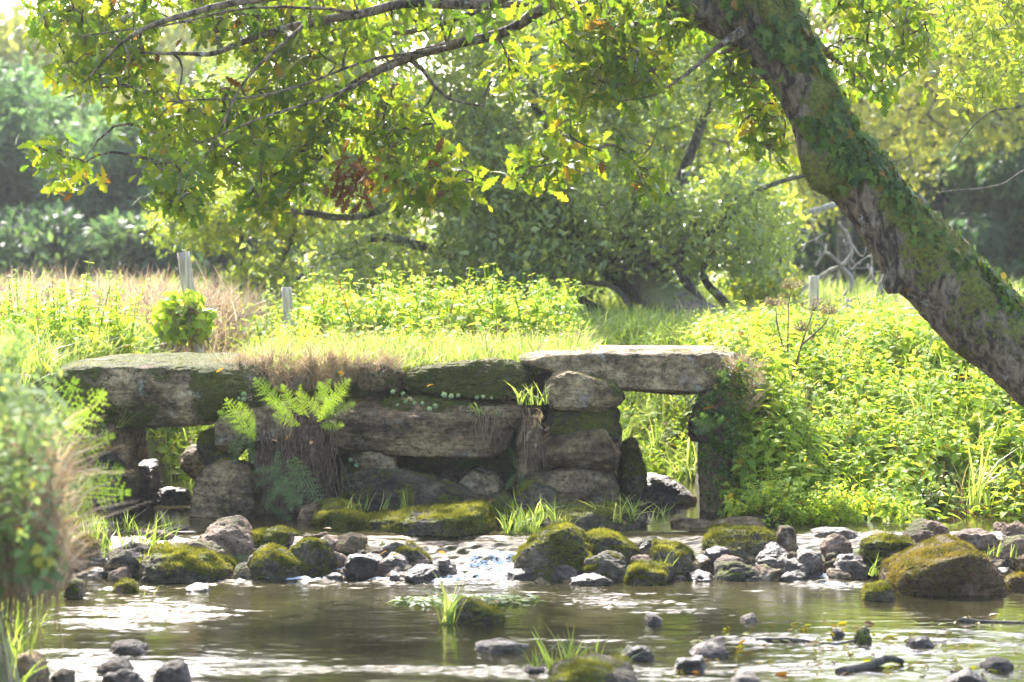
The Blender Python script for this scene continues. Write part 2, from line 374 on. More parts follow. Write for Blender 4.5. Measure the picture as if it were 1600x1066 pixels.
# ------------------------------------------------------------------ rocks
_ico = {}
def ico(level):
    if level in _ico: return _ico[level]
    g_ = (1+5**.5)/2
    V = [(-1, g_, 0), (1, g_, 0), (-1, -g_, 0), (1, -g_, 0), (0, -1, g_), (0, 1, g_), (0, -1, -g_), (0, 1, -g_), (g_, 0, -1), (g_, 0, 1), (-g_, 0, -1), (-g_, 0, 1)]
    F = np.array([(0, 11, 5), (0, 5, 1), (0, 1, 7), (0, 7, 10), (0, 10, 11), (1, 5, 9), (5, 11, 4), (11, 10, 2), (10, 7, 6), (7, 1, 8), (3, 9, 4), (3, 4, 2), (3, 2, 6), (3, 6, 8), (3, 8, 9), (4, 9, 5), (2, 4, 11), (6, 2, 10), (8, 6, 7), (9, 8, 1)])
    V = norm(np.array(V, float))
    for _ in range(level):
        e = np.sort(np.concatenate([F[:, [0, 1]], F[:, [1, 2]], F[:, [2, 0]]]), 1)
        u, inv = np.unique(e, axis=0, return_inverse=True); inv = inv.ravel()
        mid = norm(V[u[:, 0]]+V[u[:, 1]]); k = len(F); n = len(V)
        a, b, c = n+inv[:k], n+inv[k:2*k], n+inv[2*k:]
        F = np.concatenate([np.c_[F[:, 0], a, c], np.c_[F[:, 1], b, a], np.c_[F[:, 2], c, b], np.c_[a, b, c]]); V = np.vstack([V, mid])
    _ico[level] = (V, F); return V, F
def fur(V, N, moss, F, n, L, mat, parent, droop=.0):
    """short moss shoots rooted in the stone"""
    tri = V[F]; ar = np.linalg.norm(np.cross(tri[:, 1]-tri[:, 0], tri[:, 2]-tri[:, 0]), axis=1)
    n = int(n*1.7); ce = tri.mean(1); cl = fbm(ce*14, 3, 77)
    wgt = ar*np.clip(moss[F].mean(1)-.4+cl*.65, 0, 1)
    if wgt.sum() <= 0: return
    idx = rng.choice(len(F), n, p=wgt/wgt.sum()); b = rng.dirichlet((1, 1, 1), n)
    P = (V[F[idx]]*b[..., None]).sum(1); Nn = norm(N[F[idx]].mean(1))
    D = norm(Nn*.8+rdir(n)*.55+np.array([0, 0, -droop])*(1-np.clip(Nn[:, 2:3], 0, 1)))
    T = (np.array([(-.09, 0, 0), (.09, 0, 0), (.1, .5, .03), (-.1, .5, .03), (0, 1, -.08)]), np.array([(0, 1, 2), (0, 2, 3), (3, 2, 4)]), np.zeros(5))
    c2 = fbm(P*14, 3, 77); S = L*(.45+rng.random(n))*(1+1.1*c2); S3 = np.c_[np.full(n, L*1.0), S, S]
    rn = np.clip(.42+.75*fbm(P*9, 3, 78)+.3*Nn[:, 2]+.25*(rng.random(n)-.5), 0, .999)
    VV, FF, rr = instance(T, P-Nn*.003, frames(D, rdir(n)), S3, rn)
    mkmesh('moss', VV, FF, mat, parent, rr)
ROCKS = {}
def rock(label, poly, Y=None, depth=None, moss=.4, tone='grey', lvl=4, tilt=0., p=15, rough=.075, furn=0, furl=.016, droop=.5, grp=None, name='rock', cat='rock', ext=.12, cuts=5, seed=None, dmin=.12, strata=.3, nzw=.22, off=.2, cutlo=.82):
    poly = np.array(poly, float)
    if len(poly) == 2:   # two corners of a box: make a rounded outline
        (x0, y0), (x1, y1) = poly; rs = random.Random(int(x0*7+y0)); j = lambda: rs.uniform(-.1, .1)
        ww, hh = x1-x0, y1-y0
        poly = np.array([(x0, y1), (x0+ww*(.03+abs(j())), y0+hh*(.45+j())), (x0+ww*(.25+j()), y0+hh*(.08+abs(j()))), (x0+ww*(.6+j()*1.5), y0), (x0+ww*(.88+j()), y0+hh*(.25+j())), (x1, y0+hh*(.7+j())), (x1, y1)])
    yb = poly[:, 1].max(); w_ = np.ptp(poly[:, 0])/FPX*17
    if Y is None:
        L = -.22*np.clip((yb-825)/85, 0, 1); Y = FPX*(CAMZ-L)/(yb-400)
    if depth is None: depth = max(dmin, w_*.75)
    Yc = Y+depth*.45
    W = at(poly[:, 0], poly[:, 1], Yc); xz = W[:, [0, 2]]
    if ext:   # carry the stone on below what shows
        low = xz[:, 1] < xz[:, 1].min()+.25*np.ptp(xz[:, 1]); xz = xz.copy(); xz[low, 1] -= ext
    # convex hull
    pts = sorted(map(tuple, xz))
    def half(pp):
        h = []
        for q in pp:
            while len(h) > 1 and (h[-1][0]-h[-2][0])*(q[1]-h[-2][1])-(h[-1][1]-h[-2][1])*(q[0]-h[-2][0]) <= 0: h.pop()
            h.append(q)
        return h
    H = np.array(half(pts)[:-1]+half(pts[::-1])[:-1])
    c = np.array([(H[:, 0].min()+H[:, 0].max())/2, (H[:, 1].min()+H[:, 1].max())/2]); C = np.array([c[0], Yc, c[1]])
    sd = int(abs(poly[0, 0]*13+poly[0, 1]*7)) if seed is None else seed
    rs = np.random.default_rng(sd)
    Np = []; Hp = []
    for i in range(len(H)):
        a, b = H[i], H[(i+1) % len(H)]; e = b-a; n = np.array([e[1], -e[0]]); L_ = np.linalg.norm(n)
        if L_ < 1e-6: continue
        n /= L_; h = np.dot(a-c, n)
        if h <= .004: h = .02
        ty = rs.uniform(-.12, .12); nn = np.array([n[0], ty, n[1]]); Np.append(nn); Hp.append(h)
    hz = np.ptp(H[:, 1])/2; hx = np.ptp(H[:, 0])/2
    Np += [np.array([rs.uniform(-.1, .1), -1, rs.uniform(-.05, .3)]), np.array([rs.uniform(-.1, .1), 1, rs.uniform(-.1, .2)])]; Hp += [depth/2, depth/2]
    for _ in range(cuts):
        d = norm(np.array([rs.normal()*.9, -abs(rs.normal())*.7-.15, rs.normal()*.7+.2]))
        ext_ = abs(d[0])*hx*.8+abs(d[1])*depth*.42+abs(d[2])*hz*.8
        Np.append(d); Hp.append(ext_*rs.uniform(cutlo, .98))
    Np = np.array(Np); Np /= np.linalg.norm(Np, axis=1, keepdims=True); Hp = np.array(Hp)
    D, F = ico(lvl)
    # spread the directions over a long stone
    sc3 = np.array([hx, depth/2, hz]); Dd = norm(D*sc3)
    q = np.clip(Dd@Np.T/Hp, 0, None); r = 1.035*(q**p).sum(1)**(-1/p)
    V = Dd*r[:, None]
    s = min(hx, hz, depth/2)
    nn = D
    big = fbm(V*1.6/s*.5+sd, 4, sd % 50)
    fine = fbm(V*np.array([9, 9, 9+strata*30])+sd, 5, sd % 37, .62)
    V = V+nn*(big*rough*1.9*s/.2*.2+fine*rough*.36+.012*fbm(V*np.array([24, 24, 40])+sd, 4, sd % 31, .7))[:, None]
    cf = fbm((V+sd)*np.array([2.6, 2.6, 6.5]), 4, sd % 29); V = V-nn*(np.exp(-(cf/.022)**2)*min(.014, s*.05)*sstep(-.1, .25, fbm(V*2+sd, 2, 6)))[:, None]
    V[:, 2] += tilt*V[:, 1]
    V = V+C
    # normals
    tri = V[F]; fn = np.cross(tri[:, 1]-tri[:, 0], tri[:, 2]-tri[:, 0]); N = np.zeros_like(V)
    for k in range(3): np.add.at(N, F[:, k], fn)
    N = norm(N)
    if (N*(V-C)).sum() < 0: F = F[:, ::-1]; N = -N
    mo = moss*1.5-.55+.95*fbm(V*3.4+sd, 4, 3)+nzw*N[:, 2]+off*min(1, moss*4)
    if tone == 'wet': mo -= .3
    mo = np.clip(mo, 0, 1)
    o = mkmesh(name, V, F, STONE[tone], None, smooth=True, attrs=dict(moss=mo)); tag(o, label, cat, grp)
    if furn: fur(V, N, mo, F, furn, furl, M_mossr if tone == 'rust' else M_moss, o, droop)
    ROCKS[label] = (V, N, F, o)
    return o
BG = 'stones of the clapper bridge'
def st(label, poly, **k):
    k.setdefault('ext', 0); k.setdefault('Y', 17.9); k.setdefault('grp', BG); k.setdefault('name', 'bridge_stone'); k.setdefault('cat', 'stone'); k.setdefault('lvl', 5)
    return rock(label, poly, **k)
st('thick flat slab with pale top spanning the left opening of the bridge', [(90, 600), (97, 572), (125, 563), (400, 561), (432, 585), (425, 640), (330, 656), (240, 657), (140, 642), (100, 622)], Y=17.75, depth=1.35, moss=.62, tilt=.075, lvl=6, furn=5000, furl=.011, p=12, cuts=4, name='bridge_slab', cat='slab', rough=.045)
st('long pale grey slab spanning the right opening of the bridge', [(812, 556), (830, 550), (1150, 550), (1182, 556), (1128, 572), (1112, 600), (1085, 616), (1000, 611), (960, 604), (850, 574)], Y=17.9, depth=1.2, moss=.3, tilt=.012, lvl=6, furn=2200, furl=.01, cuts=3, name='bridge_slab', cat='slab', rough=.05)
st('thin pale slab lying behind on top of the long right slab', [(885, 549), (905, 543), (1060, 543), (1150, 548), (1150, 556), (890, 556)], Y=18.75, depth=.9, moss=.05, name='bridge_slab', cat='slab', rough=.02)
st('big mossy top stone in the middle of the bridge', [(625, 596), (638, 574), (700, 565), (800, 561), (828, 574), (829, 600), (806, 623), (700, 616), (630, 608)], moss=.62, depth=.9, furn=5000, furl=.01, lvl=6, Y=17.85, p=9)
st('small half buried top stone left of the big mossy top stone', [(555, 590), (565, 571), (610, 568), (632, 580), (628, 604), (560, 604)], moss=.35, depth=.5, Y=18.0)
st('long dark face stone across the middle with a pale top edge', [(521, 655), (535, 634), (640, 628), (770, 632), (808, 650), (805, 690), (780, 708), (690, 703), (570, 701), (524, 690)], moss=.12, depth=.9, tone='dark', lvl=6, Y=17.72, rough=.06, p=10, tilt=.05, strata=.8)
st('mossy ledge stone between the long face stone and the top stone', [(560, 634), (640, 616), (740, 619), (818, 626), (826, 645), (822, 668), (700, 655), (560, 655)], moss=.5, depth=.8, Y=17.85, furn=2500, furl=.012)
st('rounded stone with white lichen patches under the right slab', [(850, 605), (868, 583), (915, 582), (962, 598), (973, 624), (952, 638), (880, 636), (853, 624)], moss=.4, depth=.8, Y=17.62, furn=1800, furl=.01, lvl=6)
st('mossy middle stone of the right hand stack', [(852, 655), (868, 638), (920, 633), (957, 632), (967, 655), (962, 678), (900, 686), (856, 678)], moss=.55, depth=.85, Y=17.75, furn=2500, furl=.012, tone='mossy', lvl=6)
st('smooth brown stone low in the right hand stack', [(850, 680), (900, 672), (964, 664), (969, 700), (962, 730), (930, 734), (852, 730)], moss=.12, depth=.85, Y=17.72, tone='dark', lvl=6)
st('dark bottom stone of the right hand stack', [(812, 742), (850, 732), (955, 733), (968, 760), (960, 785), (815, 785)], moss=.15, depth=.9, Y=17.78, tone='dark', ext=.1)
st('broken stone end behind the dangling dead leaves', [(800, 640), (845, 634), (858, 690), (850, 742), (806, 740)], moss=.3, depth=.5, Y=18.05, tone='dark')
st('long sloping mossy stone under the dark hollow', [(519, 735), (540, 722), (600, 724), (660, 736), (720, 758), (775, 788), (765, 806), (525, 806)], moss=.45, depth=.9, Y=17.55, tone='mossy', furn=3500, furl=.013, ext=.08, lvl=6, p=9)
st('small stone wedged under the left end of the long face stone', [(543, 722), (550, 706), (590, 702), (614, 710), (619, 729), (546, 732)], moss=.25, depth=.4, Y=17.75)
st('triangular stone standing in the dark hollow', [(716, 770), (722, 745), (742, 734), (775, 742), (786, 768), (760, 775)], moss=.15, depth=.35, Y=17.85, ext=.05)
st('low brown stone at the back of the dark hollow', [(640, 750), (670, 738), (715, 742), (735, 770), (650, 770)], moss=.1, depth=.5, Y=18.1, tone='dark')
st('stone closing the back of the hollow, coloured dark for its shade', [(600, 690), (860, 690), (860, 770), (600, 770)], moss=0, depth=.3, Y=18.55, tone='wet', ext=.1)  # backing stone; its dark wet tone stands in for the hollow's shade
st('small mossy wedge stone at the foot of the right hand stack', [(800, 786), (810, 765), (830, 754), (865, 765), (880, 786)], moss=.5, depth=.4, Y=17.35, tone='mossy', furn=900, ext=.1)
st('small mossy stone right of the sloping mossy stone', [(764, 800), (772, 776), (792, 773), (806, 785), (806, 800)], moss=.5, depth=.35, Y=17.4, tone='mossy', ext=.1)
st('square stone with pale top behind the yellow fern', [(336, 655), (345, 638), (400, 627), (455, 629), (466, 650), (460, 695), (345, 695)], moss=.1, depth=.7, Y=17.8, tilt=.06)
st('round mossy stone beside the left opening', [(317, 700), (325, 675), (345, 668), (368, 678), (372, 715), (360, 726), (320, 722)], moss=.6, depth=.6, Y=17.85, tone='mossy', furn=1800)
st('brown block stone standing in the water beside the left opening', [(308, 760), (318, 732), (350, 723), (395, 728), (408, 750), (408, 812), (312, 812)], moss=.25, depth=.7, Y=17.6, tone='dark', furn=1200, ext=.15, lvl=6)
st('dark stone behind the hanging roots', [(395, 700), (420, 670), (520, 660), (530, 800), (400, 812)], moss=.15, depth=.7, Y=17.95, tone='brown', ext=.1)
st('dark stone hidden behind the fern bunch', [(440, 625), (530, 620), (545, 665), (530, 690), (440, 690)], moss=.3, depth=.5, Y=18.05, tone='dark')
st('low flat stone under the left slab at its outer end', [(58, 655), (70, 634), (98, 627), (135, 634), (148, 658), (100, 668), (60, 664)], moss=.25, depth=.6, Y=17.85)
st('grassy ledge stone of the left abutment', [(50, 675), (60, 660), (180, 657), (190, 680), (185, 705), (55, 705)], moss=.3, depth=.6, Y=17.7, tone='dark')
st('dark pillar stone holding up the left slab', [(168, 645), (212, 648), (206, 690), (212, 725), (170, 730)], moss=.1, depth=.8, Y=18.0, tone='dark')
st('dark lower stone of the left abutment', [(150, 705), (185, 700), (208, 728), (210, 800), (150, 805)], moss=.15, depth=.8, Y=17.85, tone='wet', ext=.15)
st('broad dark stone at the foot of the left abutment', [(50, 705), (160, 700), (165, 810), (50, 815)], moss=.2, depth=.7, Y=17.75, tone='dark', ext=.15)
st('wet grey stone in the left opening', [(209, 730), (222, 718), (243, 720), (247, 745), (240, 765), (212, 765)], Y=18.6, moss=.0, depth=.4, tone='wet', ext=.25, p=8)
st('black wet stone under the trickle in the left opening', [(240, 775), (255, 764), (292, 766), (297, 805), (240, 805)], Y=18.5, moss=0, depth=.3, tone='wet', ext=.1)
st('pale stone on the bank seen through the left opening', [(283, 722), (290, 703), (312, 700), (323, 715), (322, 732)], Y=19.9, moss=.1, depth=.4, ext=.1)
st('mossy stone leaning against the right hand stack', [(968, 700), (980, 690), (996, 696), (1009, 745), (1006, 768), (970, 768)], Y=18.2, moss=.55, depth=.5, tone='mossy', furn=1500, ext=.1)
st('pale glistening wet rock in the right opening', [(994, 780), (998, 752), (1012, 740), (1050, 752), (1084, 778), (1084, 796), (1000, 797)], Y=18.6, moss=0, depth=.6, tone='wet', ext=.15, rough=.07)
st('earthy overhanging stone under the right end of the right slab', [(1084, 650), (1092, 626), (1118, 616), (1145, 632), (1145, 690), (1094, 688)], Y=17.95, moss=.35, depth=.8, tone='brown')
st('dark pillar stone at the right edge of the right opening', [(1091, 700), (1100, 690), (1150, 690), (1150, 790), (1100, 790)], Y=18.0, moss=.15, depth=.8, tone='dark', ext=.2)
st('mossy dark end stone at the far left under the left slab', [(72, 628), (78, 600), (100, 595), (115, 612), (110, 632)], Y=18.2, moss=.6, depth=.4, tone='mossy')
# --- weir rocks
WG = 'rocks of the low weir across the stream'
def wr(label, poly, **k):
    k.setdefault('grp', WG); k.setdefault('tone', 'dark'); k.setdefault('cuts', 10); k.setdefault('cutlo', .66); k.setdefault('p', 24); k.setdefault('nzw', .65); k.setdefault('off', -.12); return rock(label, poly, **k)
wr('tawny mossy block at the left end of the weir', [(95, 839), (158, 888)], moss=.35, tone='rust', furn=600)
wr('small brown pointed rock between the tawny block and the flat slab rock', [(143, 826), (176, 858)], tone='brown', moss=.1)
wr('flat topped pale brown slab rock in the left half of the weir', [(186, 848), (203, 829), (255, 827), (299, 838), (272, 858), (190, 858)], tone='brown', moss=.15, Y=16.55, depth=.4)
wr('dark mossy rock below the flat topped slab rock', [(160, 852), (245, 892)], tone='mossy', moss=.35)
wr('bare reddish brown angular rock lying on the shaggy moss rock', [(275, 862), (288, 847), (325, 846), (362, 866), (359, 884), (332, 889), (282, 872)], tone='brown', moss=0, Y=16.12, depth=.3, p=14, ext=0)
wr('long shaggy moss covered rock at the left front of the weir', [(206, 900), (215, 880), (245, 864), (320, 866), (360, 885), (364, 912), (208, 912)], tone='mossy', moss=.62, furn=6000, furl=.022, droop=1.2, lvl=5)
wr('large peaked brown rock in the left half of the weir', [(300, 850), (318, 834), (347, 814), (370, 811), (387, 825), (399, 862), (398, 884), (305, 880)], tone='brown', moss=.3, Y=16.35, depth=.4, lvl=5, p=14)
wr('flat mossy rock right of the large peaked rock', [(386, 862), (390, 832), (430, 826), (466, 838), (468, 862)], tone='mossy', moss=.6, furn=1800)
wr('small reddish cone shaped rock among mossy rocks', [(427, 852), (436, 836), (445, 832), (459, 846), (460, 854)], tone='brown', moss=0, Y=16.45)
wr('bright mossy lump at the water edge left of the biggest moss cushion', [(391, 900), (396, 868), (420, 852), (450, 858), (470, 880), (466, 908), (394, 908)], tone='mossy', moss=.7, furn=3500, lvl=5)
wr('tall square mossy rock with yellow moss top', [(452, 895), (455, 858), (475, 846), (515, 848), (527, 870), (526, 903), (455, 903)], tone='mossy', moss=.7, furn=3500, lvl=5, Y=16.02)
wr('flat dark rock behind the tall square mossy rock', [(459, 834), (522, 854)], moss=.25)
wr('small grey rock between the shaggy rock and the mossy lump', [(361, 884), (397, 909)], tone='dark', moss=.2)
wr('little moss capped stone in the water at left', [(177, 907), (216, 927)], tone='dark', moss=.6, furn=600)
wr('thin wet stone barely above the water at left', [(283, 914), (336, 927)], tone='wet', moss=0)
wr('dark grey rounded stone behind the flat topped slab rock', [(265, 822), (295, 836)], moss=0, tone='wet')
wr('low wet stone beside the left bank', [(112, 888), (162, 906)], tone='wet', moss=.1)
wr('dark green stone half under the left bank plants', [(95, 908), (134, 937)], tone='mossy', moss=.5)
wr('dark rounded rock left of the small waterfall', [(521, 868), (523, 845), (545, 834), (570, 842), (578, 868)], moss=.2)
wr('flat moss topped rock behind the small black stones', [(580, 845), (668, 862)], moss=.4, tone='mossy', furn=700)
wr('dark rock with moss edge left of the small waterfall', [(592, 846), (650, 880)], moss=.25, tone='wet')
wr('moss striped rounded rock beside the small waterfall', [(613, 880), (620, 858), (645, 850), (668, 872), (670, 886)], moss=.5, tone='mossy', furn=900)
wr('black wet stone below the moss striped rock', [(590, 866), (640, 898)], moss=0, tone='wet')
wr('glistening flat topped black stone at the foot of the waterfall', [(630, 911), (632, 890), (650, 885), (685, 888), (690, 911)], moss=0, tone='wet', ext=.06)
wr('broad black stone behind the trickle of water', [(533, 868), (602, 896)], moss=.05, tone='wet')
wr('little black stone beside the glistening flat topped stone', [(607, 891), (634, 911)], moss=0, tone='wet')
wr('black stone splitting the falling water', [(672, 874), (714, 897)], moss=0, tone='wet')
wr('left hump of the long low moss covered ledge', [(487, 830), (500, 808), (530, 801), (562, 803), (578, 818), (576, 840), (490, 840)], Y=16.7, moss=.8, off=.15, nzw=.3, tone='mossy', furn=6000, furl=.02, droop=1.3, lvl=5, depth=.5)
wr('long low moss covered ledge in front of the bridge', [(558, 815), (600, 809), (640, 806), (690, 797), (765, 795), (800, 804), (814, 824), (812, 846), (560, 841)], Y=16.6, moss=.72, off=.15, nzw=.3, tone='mossy', furn=14000, furl=.022, droop=1.4, lvl=6, depth=.6)
wr('large sloping mossy boulder right of the waterfall', [(786, 908), (806, 878), (832, 846), (865, 826), (905, 828), (922, 850), (922, 912), (790, 912)], Y=15.95, moss=.55, tone='mossy', furn=7000, furl=.016, lvl=6, depth=.6)
wr('mossy top boulder behind the large sloping one', [(845, 845), (860, 828), (890, 821), (910, 830), (912, 850)], Y=16.35, moss=.5, tone='mossy', furn=1200, depth=.35)
wr('long mossy boulder in the middle of the weir', [(900, 872), (905, 842), (935, 836), (975, 842), (1002, 862), (1000, 880)], Y=16.25, moss=.6, tone='mossy', furn=4000, furl=.018, lvl=5)
wr('dark mossy rock at the water edge in the middle', [(908, 904), (915, 878), (945, 866), (975, 872), (988, 900), (980, 908)], moss=.4, tone='mossy', furn=2200, lvl=5)
wr('low moss cushion rock right of the middle', [(977, 905), (985, 885), (1010, 877), (1045, 885), (1056, 905), (1050, 915), (980, 915)], moss=.6, tone='mossy', furn=3000, lvl=5)
wr('flat black wet rock lying in the pool', [(884, 916), (895, 905), (930, 900), (955, 908), (962, 917)], moss=0, tone='wet', ext=.05)
wr('mossy rock leaning left of the big right boulder', [(1016, 880), (1022, 850), (1050, 846), (1080, 862), (1091, 885), (1088, 897), (1020, 892)], moss=.5, tone='mossy', furn=2500, lvl=5)
wr('dark wedge between the middle boulder and the leaning rock', [(994, 843), (1022, 870)], moss=.1, tone='wet')
wr('brown flat rock on the left of the right opening pool', [(1048, 835), (1050, 816), (1070, 810), (1112, 815), (1117, 836), (1110, 842)], Y=16.9, moss=.3, tone='dark', depth=.35)
wr('tall block with a bright moss top against the right bank', [(1112, 832), (1125, 814), (1165, 802), (1205, 792), (1219, 797), (1224, 828), (1216, 840), (1130, 838)], Y=17.0, moss=.5, tone='mossy', furn=3000, depth=.5, lvl=5)
wr('grey wedge rock in front of the bright topped block', [(1106, 838), (1112, 822), (1150, 814), (1188, 816), (1202, 834), (1198, 846)], Y=16.75, moss=.05, tone='dark', depth=.3)
wr('biggest mossy boulder of the right half of the weir', [(1088, 868), (1105, 838), (1140, 828), (1200, 832), (1236, 852), (1245, 876), (1235, 888), (1095, 886)], Y=16.3, moss=.62, tone='mossy', furn=7000, furl=.018, depth=.55, lvl=6)
wr('dark angular rock leaning on the biggest right boulder', [(1180, 880), (1195, 860), (1211, 852), (1234, 868), (1241, 890), (1230, 903), (1190, 900)], Y=16.05, moss=0, tone='wet', depth=.3, p=16, lvl=5)
wr('wet dark rock beside the right hand trickle', [(1240, 900), (1245, 868), (1262, 860), (1285, 865), (1287, 895), (1280, 902)], moss=.05, tone='wet')
wr('low green filmed rock under the biggest right boulder', [(1105, 880), (1183, 907)], moss=.5, tone='mossy')
wr('small black rock at the water edge right of the moss cushion', [(1071, 892), (1119, 911)], moss=0, tone='wet')
wr('thin wet pointed stone at the water edge', [(1155, 908), (1168, 898), (1190, 895), (1201, 909)], moss=0, tone='wet')
wr('grey lumpy rock beneath the bright bank plants', [(1208, 823), (1251, 866)], moss=.2, tone='dark')
wr('flat reddish wet rock with water sliding over it', [(1256, 840), (1275, 830), (1320, 827), (1350, 836), (1354, 848), (1260, 850)], moss=0, tone='wet')
wr('reddish wet boulder in the right hand trickle', [(1282, 837), (1332, 872)], moss=0, tone='brown')
wr('black rock below the right hand trickle', [(1300, 866), (1354, 898)], moss=0, tone='wet')
wr('mossy rounded boulder right of the trickle', [(1344, 880), (1352, 848), (1380, 838), (1415, 842), (1437, 860), (1434, 895), (1350, 897)], moss=.55, tone='mossy', furn=3500, lvl=5)
wr('brown slanting rock at the foot of the right bank', [(1403, 842), (1425, 824), (1452, 815), (1476, 820), (1483, 840), (1475, 852)], tone='brown', moss=.2, depth=.3)
wr('small black pebble under the slanting rock', [(1428, 836), (1449, 852)], tone='wet', moss=0)
wr('pale wet slab rock behind the orange mossed boulder', [(1416, 850), (1490, 880)], tone='grey', moss=.1)
wr('large boulder with orange and green moss at right', [(1388, 918), (1400, 895), (1425, 874), (1465, 857), (1495, 852), (1530, 866), (1556, 896), (1564, 925), (1555, 934), (1395, 934)], tone='rust', moss=.72, furn=8000, furl=.017, depth=.7, lvl=6)
wr('wide brown rock behind the orange mossed boulder', [(1480, 866), (1484, 842), (1510, 832), (1548, 834), (1563, 852), (1560, 868)], tone='brown', moss=.25)
wr('small brown rock on the shelf at right', [(1549, 815), (1580, 836)], tone='brown', moss=.1)
wr('rounded brown rock at the right edge on the shelf', [(1562, 817), (1615, 848)], tone='brown', moss=.1)
wr('bare pinkish rock at the right edge', [(1557, 838), (1645, 880)], tone='brown', moss=0)
wr('dark rock under the pinkish rock at the right edge', [(1582, 858), (1645, 890)], tone='dark', moss=.1)
wr('small moss capped stone left of the orange mossed boulder', [(1347, 940), (1352, 922), (1375, 913), (1396, 924), (1399, 941)], tone='mossy', moss=.55, furn=1200)
wr('mossy rock in the corner at the right edge', [(1563, 897), (1650, 928)], tone='rust', moss=.5, furn=900)
wr('mossy ledge covered by bright grass in front of the right stack', [(798, 838), (812, 812), (880, 796), (980, 794), (1010, 808), (1008, 826), (900, 834)], Y=16.75, depth=.8, tone='mossy', moss=.6, furn=3500, lvl=5)
wr('small mossy stone left of the long low ledge', [(495, 812), (502, 788), (530, 780), (556, 792), (560, 812)], Y=17.1, tone='mossy', moss=.6, furn=1300)
wr('dark stone beside the drooping fern', [(460, 812), (470, 795), (495, 786), (510, 800), (508, 814)], Y=17.2, tone='dark', moss=.1)
wr('brown rock peeping from the bright bank plants', [(1236, 790), (1243, 772), (1262, 764), (1285, 768), (1292, 788)], Y=17.6, tone='brown', moss=.1)
# small stones packed between the big ones: a few shapes, copied
fil = []
for k in range(6):
    x0 = 300+k*3; o = rock('small rounded stone packed between the bigger rocks of the weir', [(x0, 850), (x0+38, 875)], lvl=3, tone=['wet', 'dark', 'wet', 'mossy', 'dark', 'brown'][k], moss=[0, .2, .1, .5, .3, .1][k], seed=900+k, grp='small filler stones of the weir', ext=0, name='small_rock'); fil.append(o)
qq = np.vstack([samp([(100, 850), (520, 850), (640, 880), (600, 905), (110, 900)], 60), samp([(560, 850), (690, 880), (660, 900), (560, 900)], 18), samp([(930, 850), (1330, 850), (1330, 905), (1240, 905), (960, 905)], 46), samp([(1340, 835), (1620, 840), (1620, 905), (1340, 890)], 40), samp([(800, 880), (900, 880), (900, 915), (790, 915)], 8)])
for i, (x, y) in enumerate(qq):
    L = -.22*np.clip((y-825)/85, 0, 1); Yq = FPX*(CAMZ-L)/(y-400); o = fil[i] if i < 6 else fil[i % 6].copy()
    if i >= 6:
        COL.objects.link(o)
        for ch in (): pass
    o.location = ((x-800)/FPX*Yq, Yq, L-.075); o.rotation_euler = (rng.uniform(-.4, .4), rng.uniform(-.4, .4), rng.uniform(0, 6.28)); s_ = rng.uniform(.6, 1.35); o.scale = (s_, s_, s_*rng.uniform(.7, 1.1))
# --- stones out in the lower pool
PG = 'stones in the near pool'
def pr(label, poly, **k):
    k.setdefault('grp', PG); k.setdefault('tone', 'wet'); k.setdefault('cuts', 9); k.setdefault('cutlo', .68); k.setdefault('p', 22); k.setdefault('moss', 0); k.setdefault('ext', .08); return rock(label, poly, **k)
pr('mossy double peaked stone in the middle of the pool', [(707, 976), (713, 945), (725, 937), (745, 942), (787, 964), (787, 977)], tone='mossy', moss=.45, furn=900, lvl=5)
pr('black pebble in the pool below the middle of the weir', [(1007, 963), (1034, 979)])
pr('small dark stone in the green reflection', [(1148, 974), (1162, 964), (1180, 958), (1189, 975)])
pr('long flat black stone near the camera in the middle', [(732, 1022), (745, 1006), (790, 1003), (830, 1008), (834, 1023)])
pr('dark lump right of the long flat black stone', [(973, 1011), (1022, 1035)])
pr('small black stone beside the grassy mossy mound', [(810, 1055), (826, 1042), (846, 1046), (848, 1057)])
pr('low mossy mound carrying grass near the bottom edge', [(845, 1080), (865, 1050), (930, 1040), (985, 1052), (1010, 1080)], tone='mossy', moss=.5, furn=2500)
pr('slanting grey stone with a raised right corner', [(1066, 1028), (1090, 1010), (1128, 999), (1133, 1020), (1120, 1030)])
pr('flat black stone below the slanting grey one', [(1046, 1052), (1060, 1032), (1095, 1028), (1113, 1050)])
pr('tiny black stone standing in the far right pool', [(1296, 984), (1321, 998)])
pr('little peaked mossy stone in the right pool', [(1333, 1007), (1341, 988), (1355, 985), (1366, 1008)], tone='mossy', moss=.3)
pr('dark flat stone toward the right edge of the pool', [(1415, 996), (1461, 1015)])
pr('black stone near the left bank with a pale back', [(166, 1006), (228, 1024)])
pr('blue black stone at the lower left', [(146, 1033), (212, 1056)])
pr('grey stone in front of the blue black stone', [(158, 1050), (218, 1080)])
pr('round dark stone at the bottom edge left of centre', [(244, 1037), (298, 1085)])
pr('pale topped stone in the lower left corner', [(18, 1022), (72, 1085)], tone='dark')
pr('dark green stone on the bottom edge at left', [(73, 1046), (117, 1085)], tone='mossy', moss=.3)
pr('black stone at the bottom right corner', [(1478, 1050), (1540, 1080)])
pr('flat dark stone near the bottom right edge', [(1530, 1030), (1590, 1050)])
pr('low black stone on the bottom edge right of the mound', [(1140, 1056), (1190, 1075)])

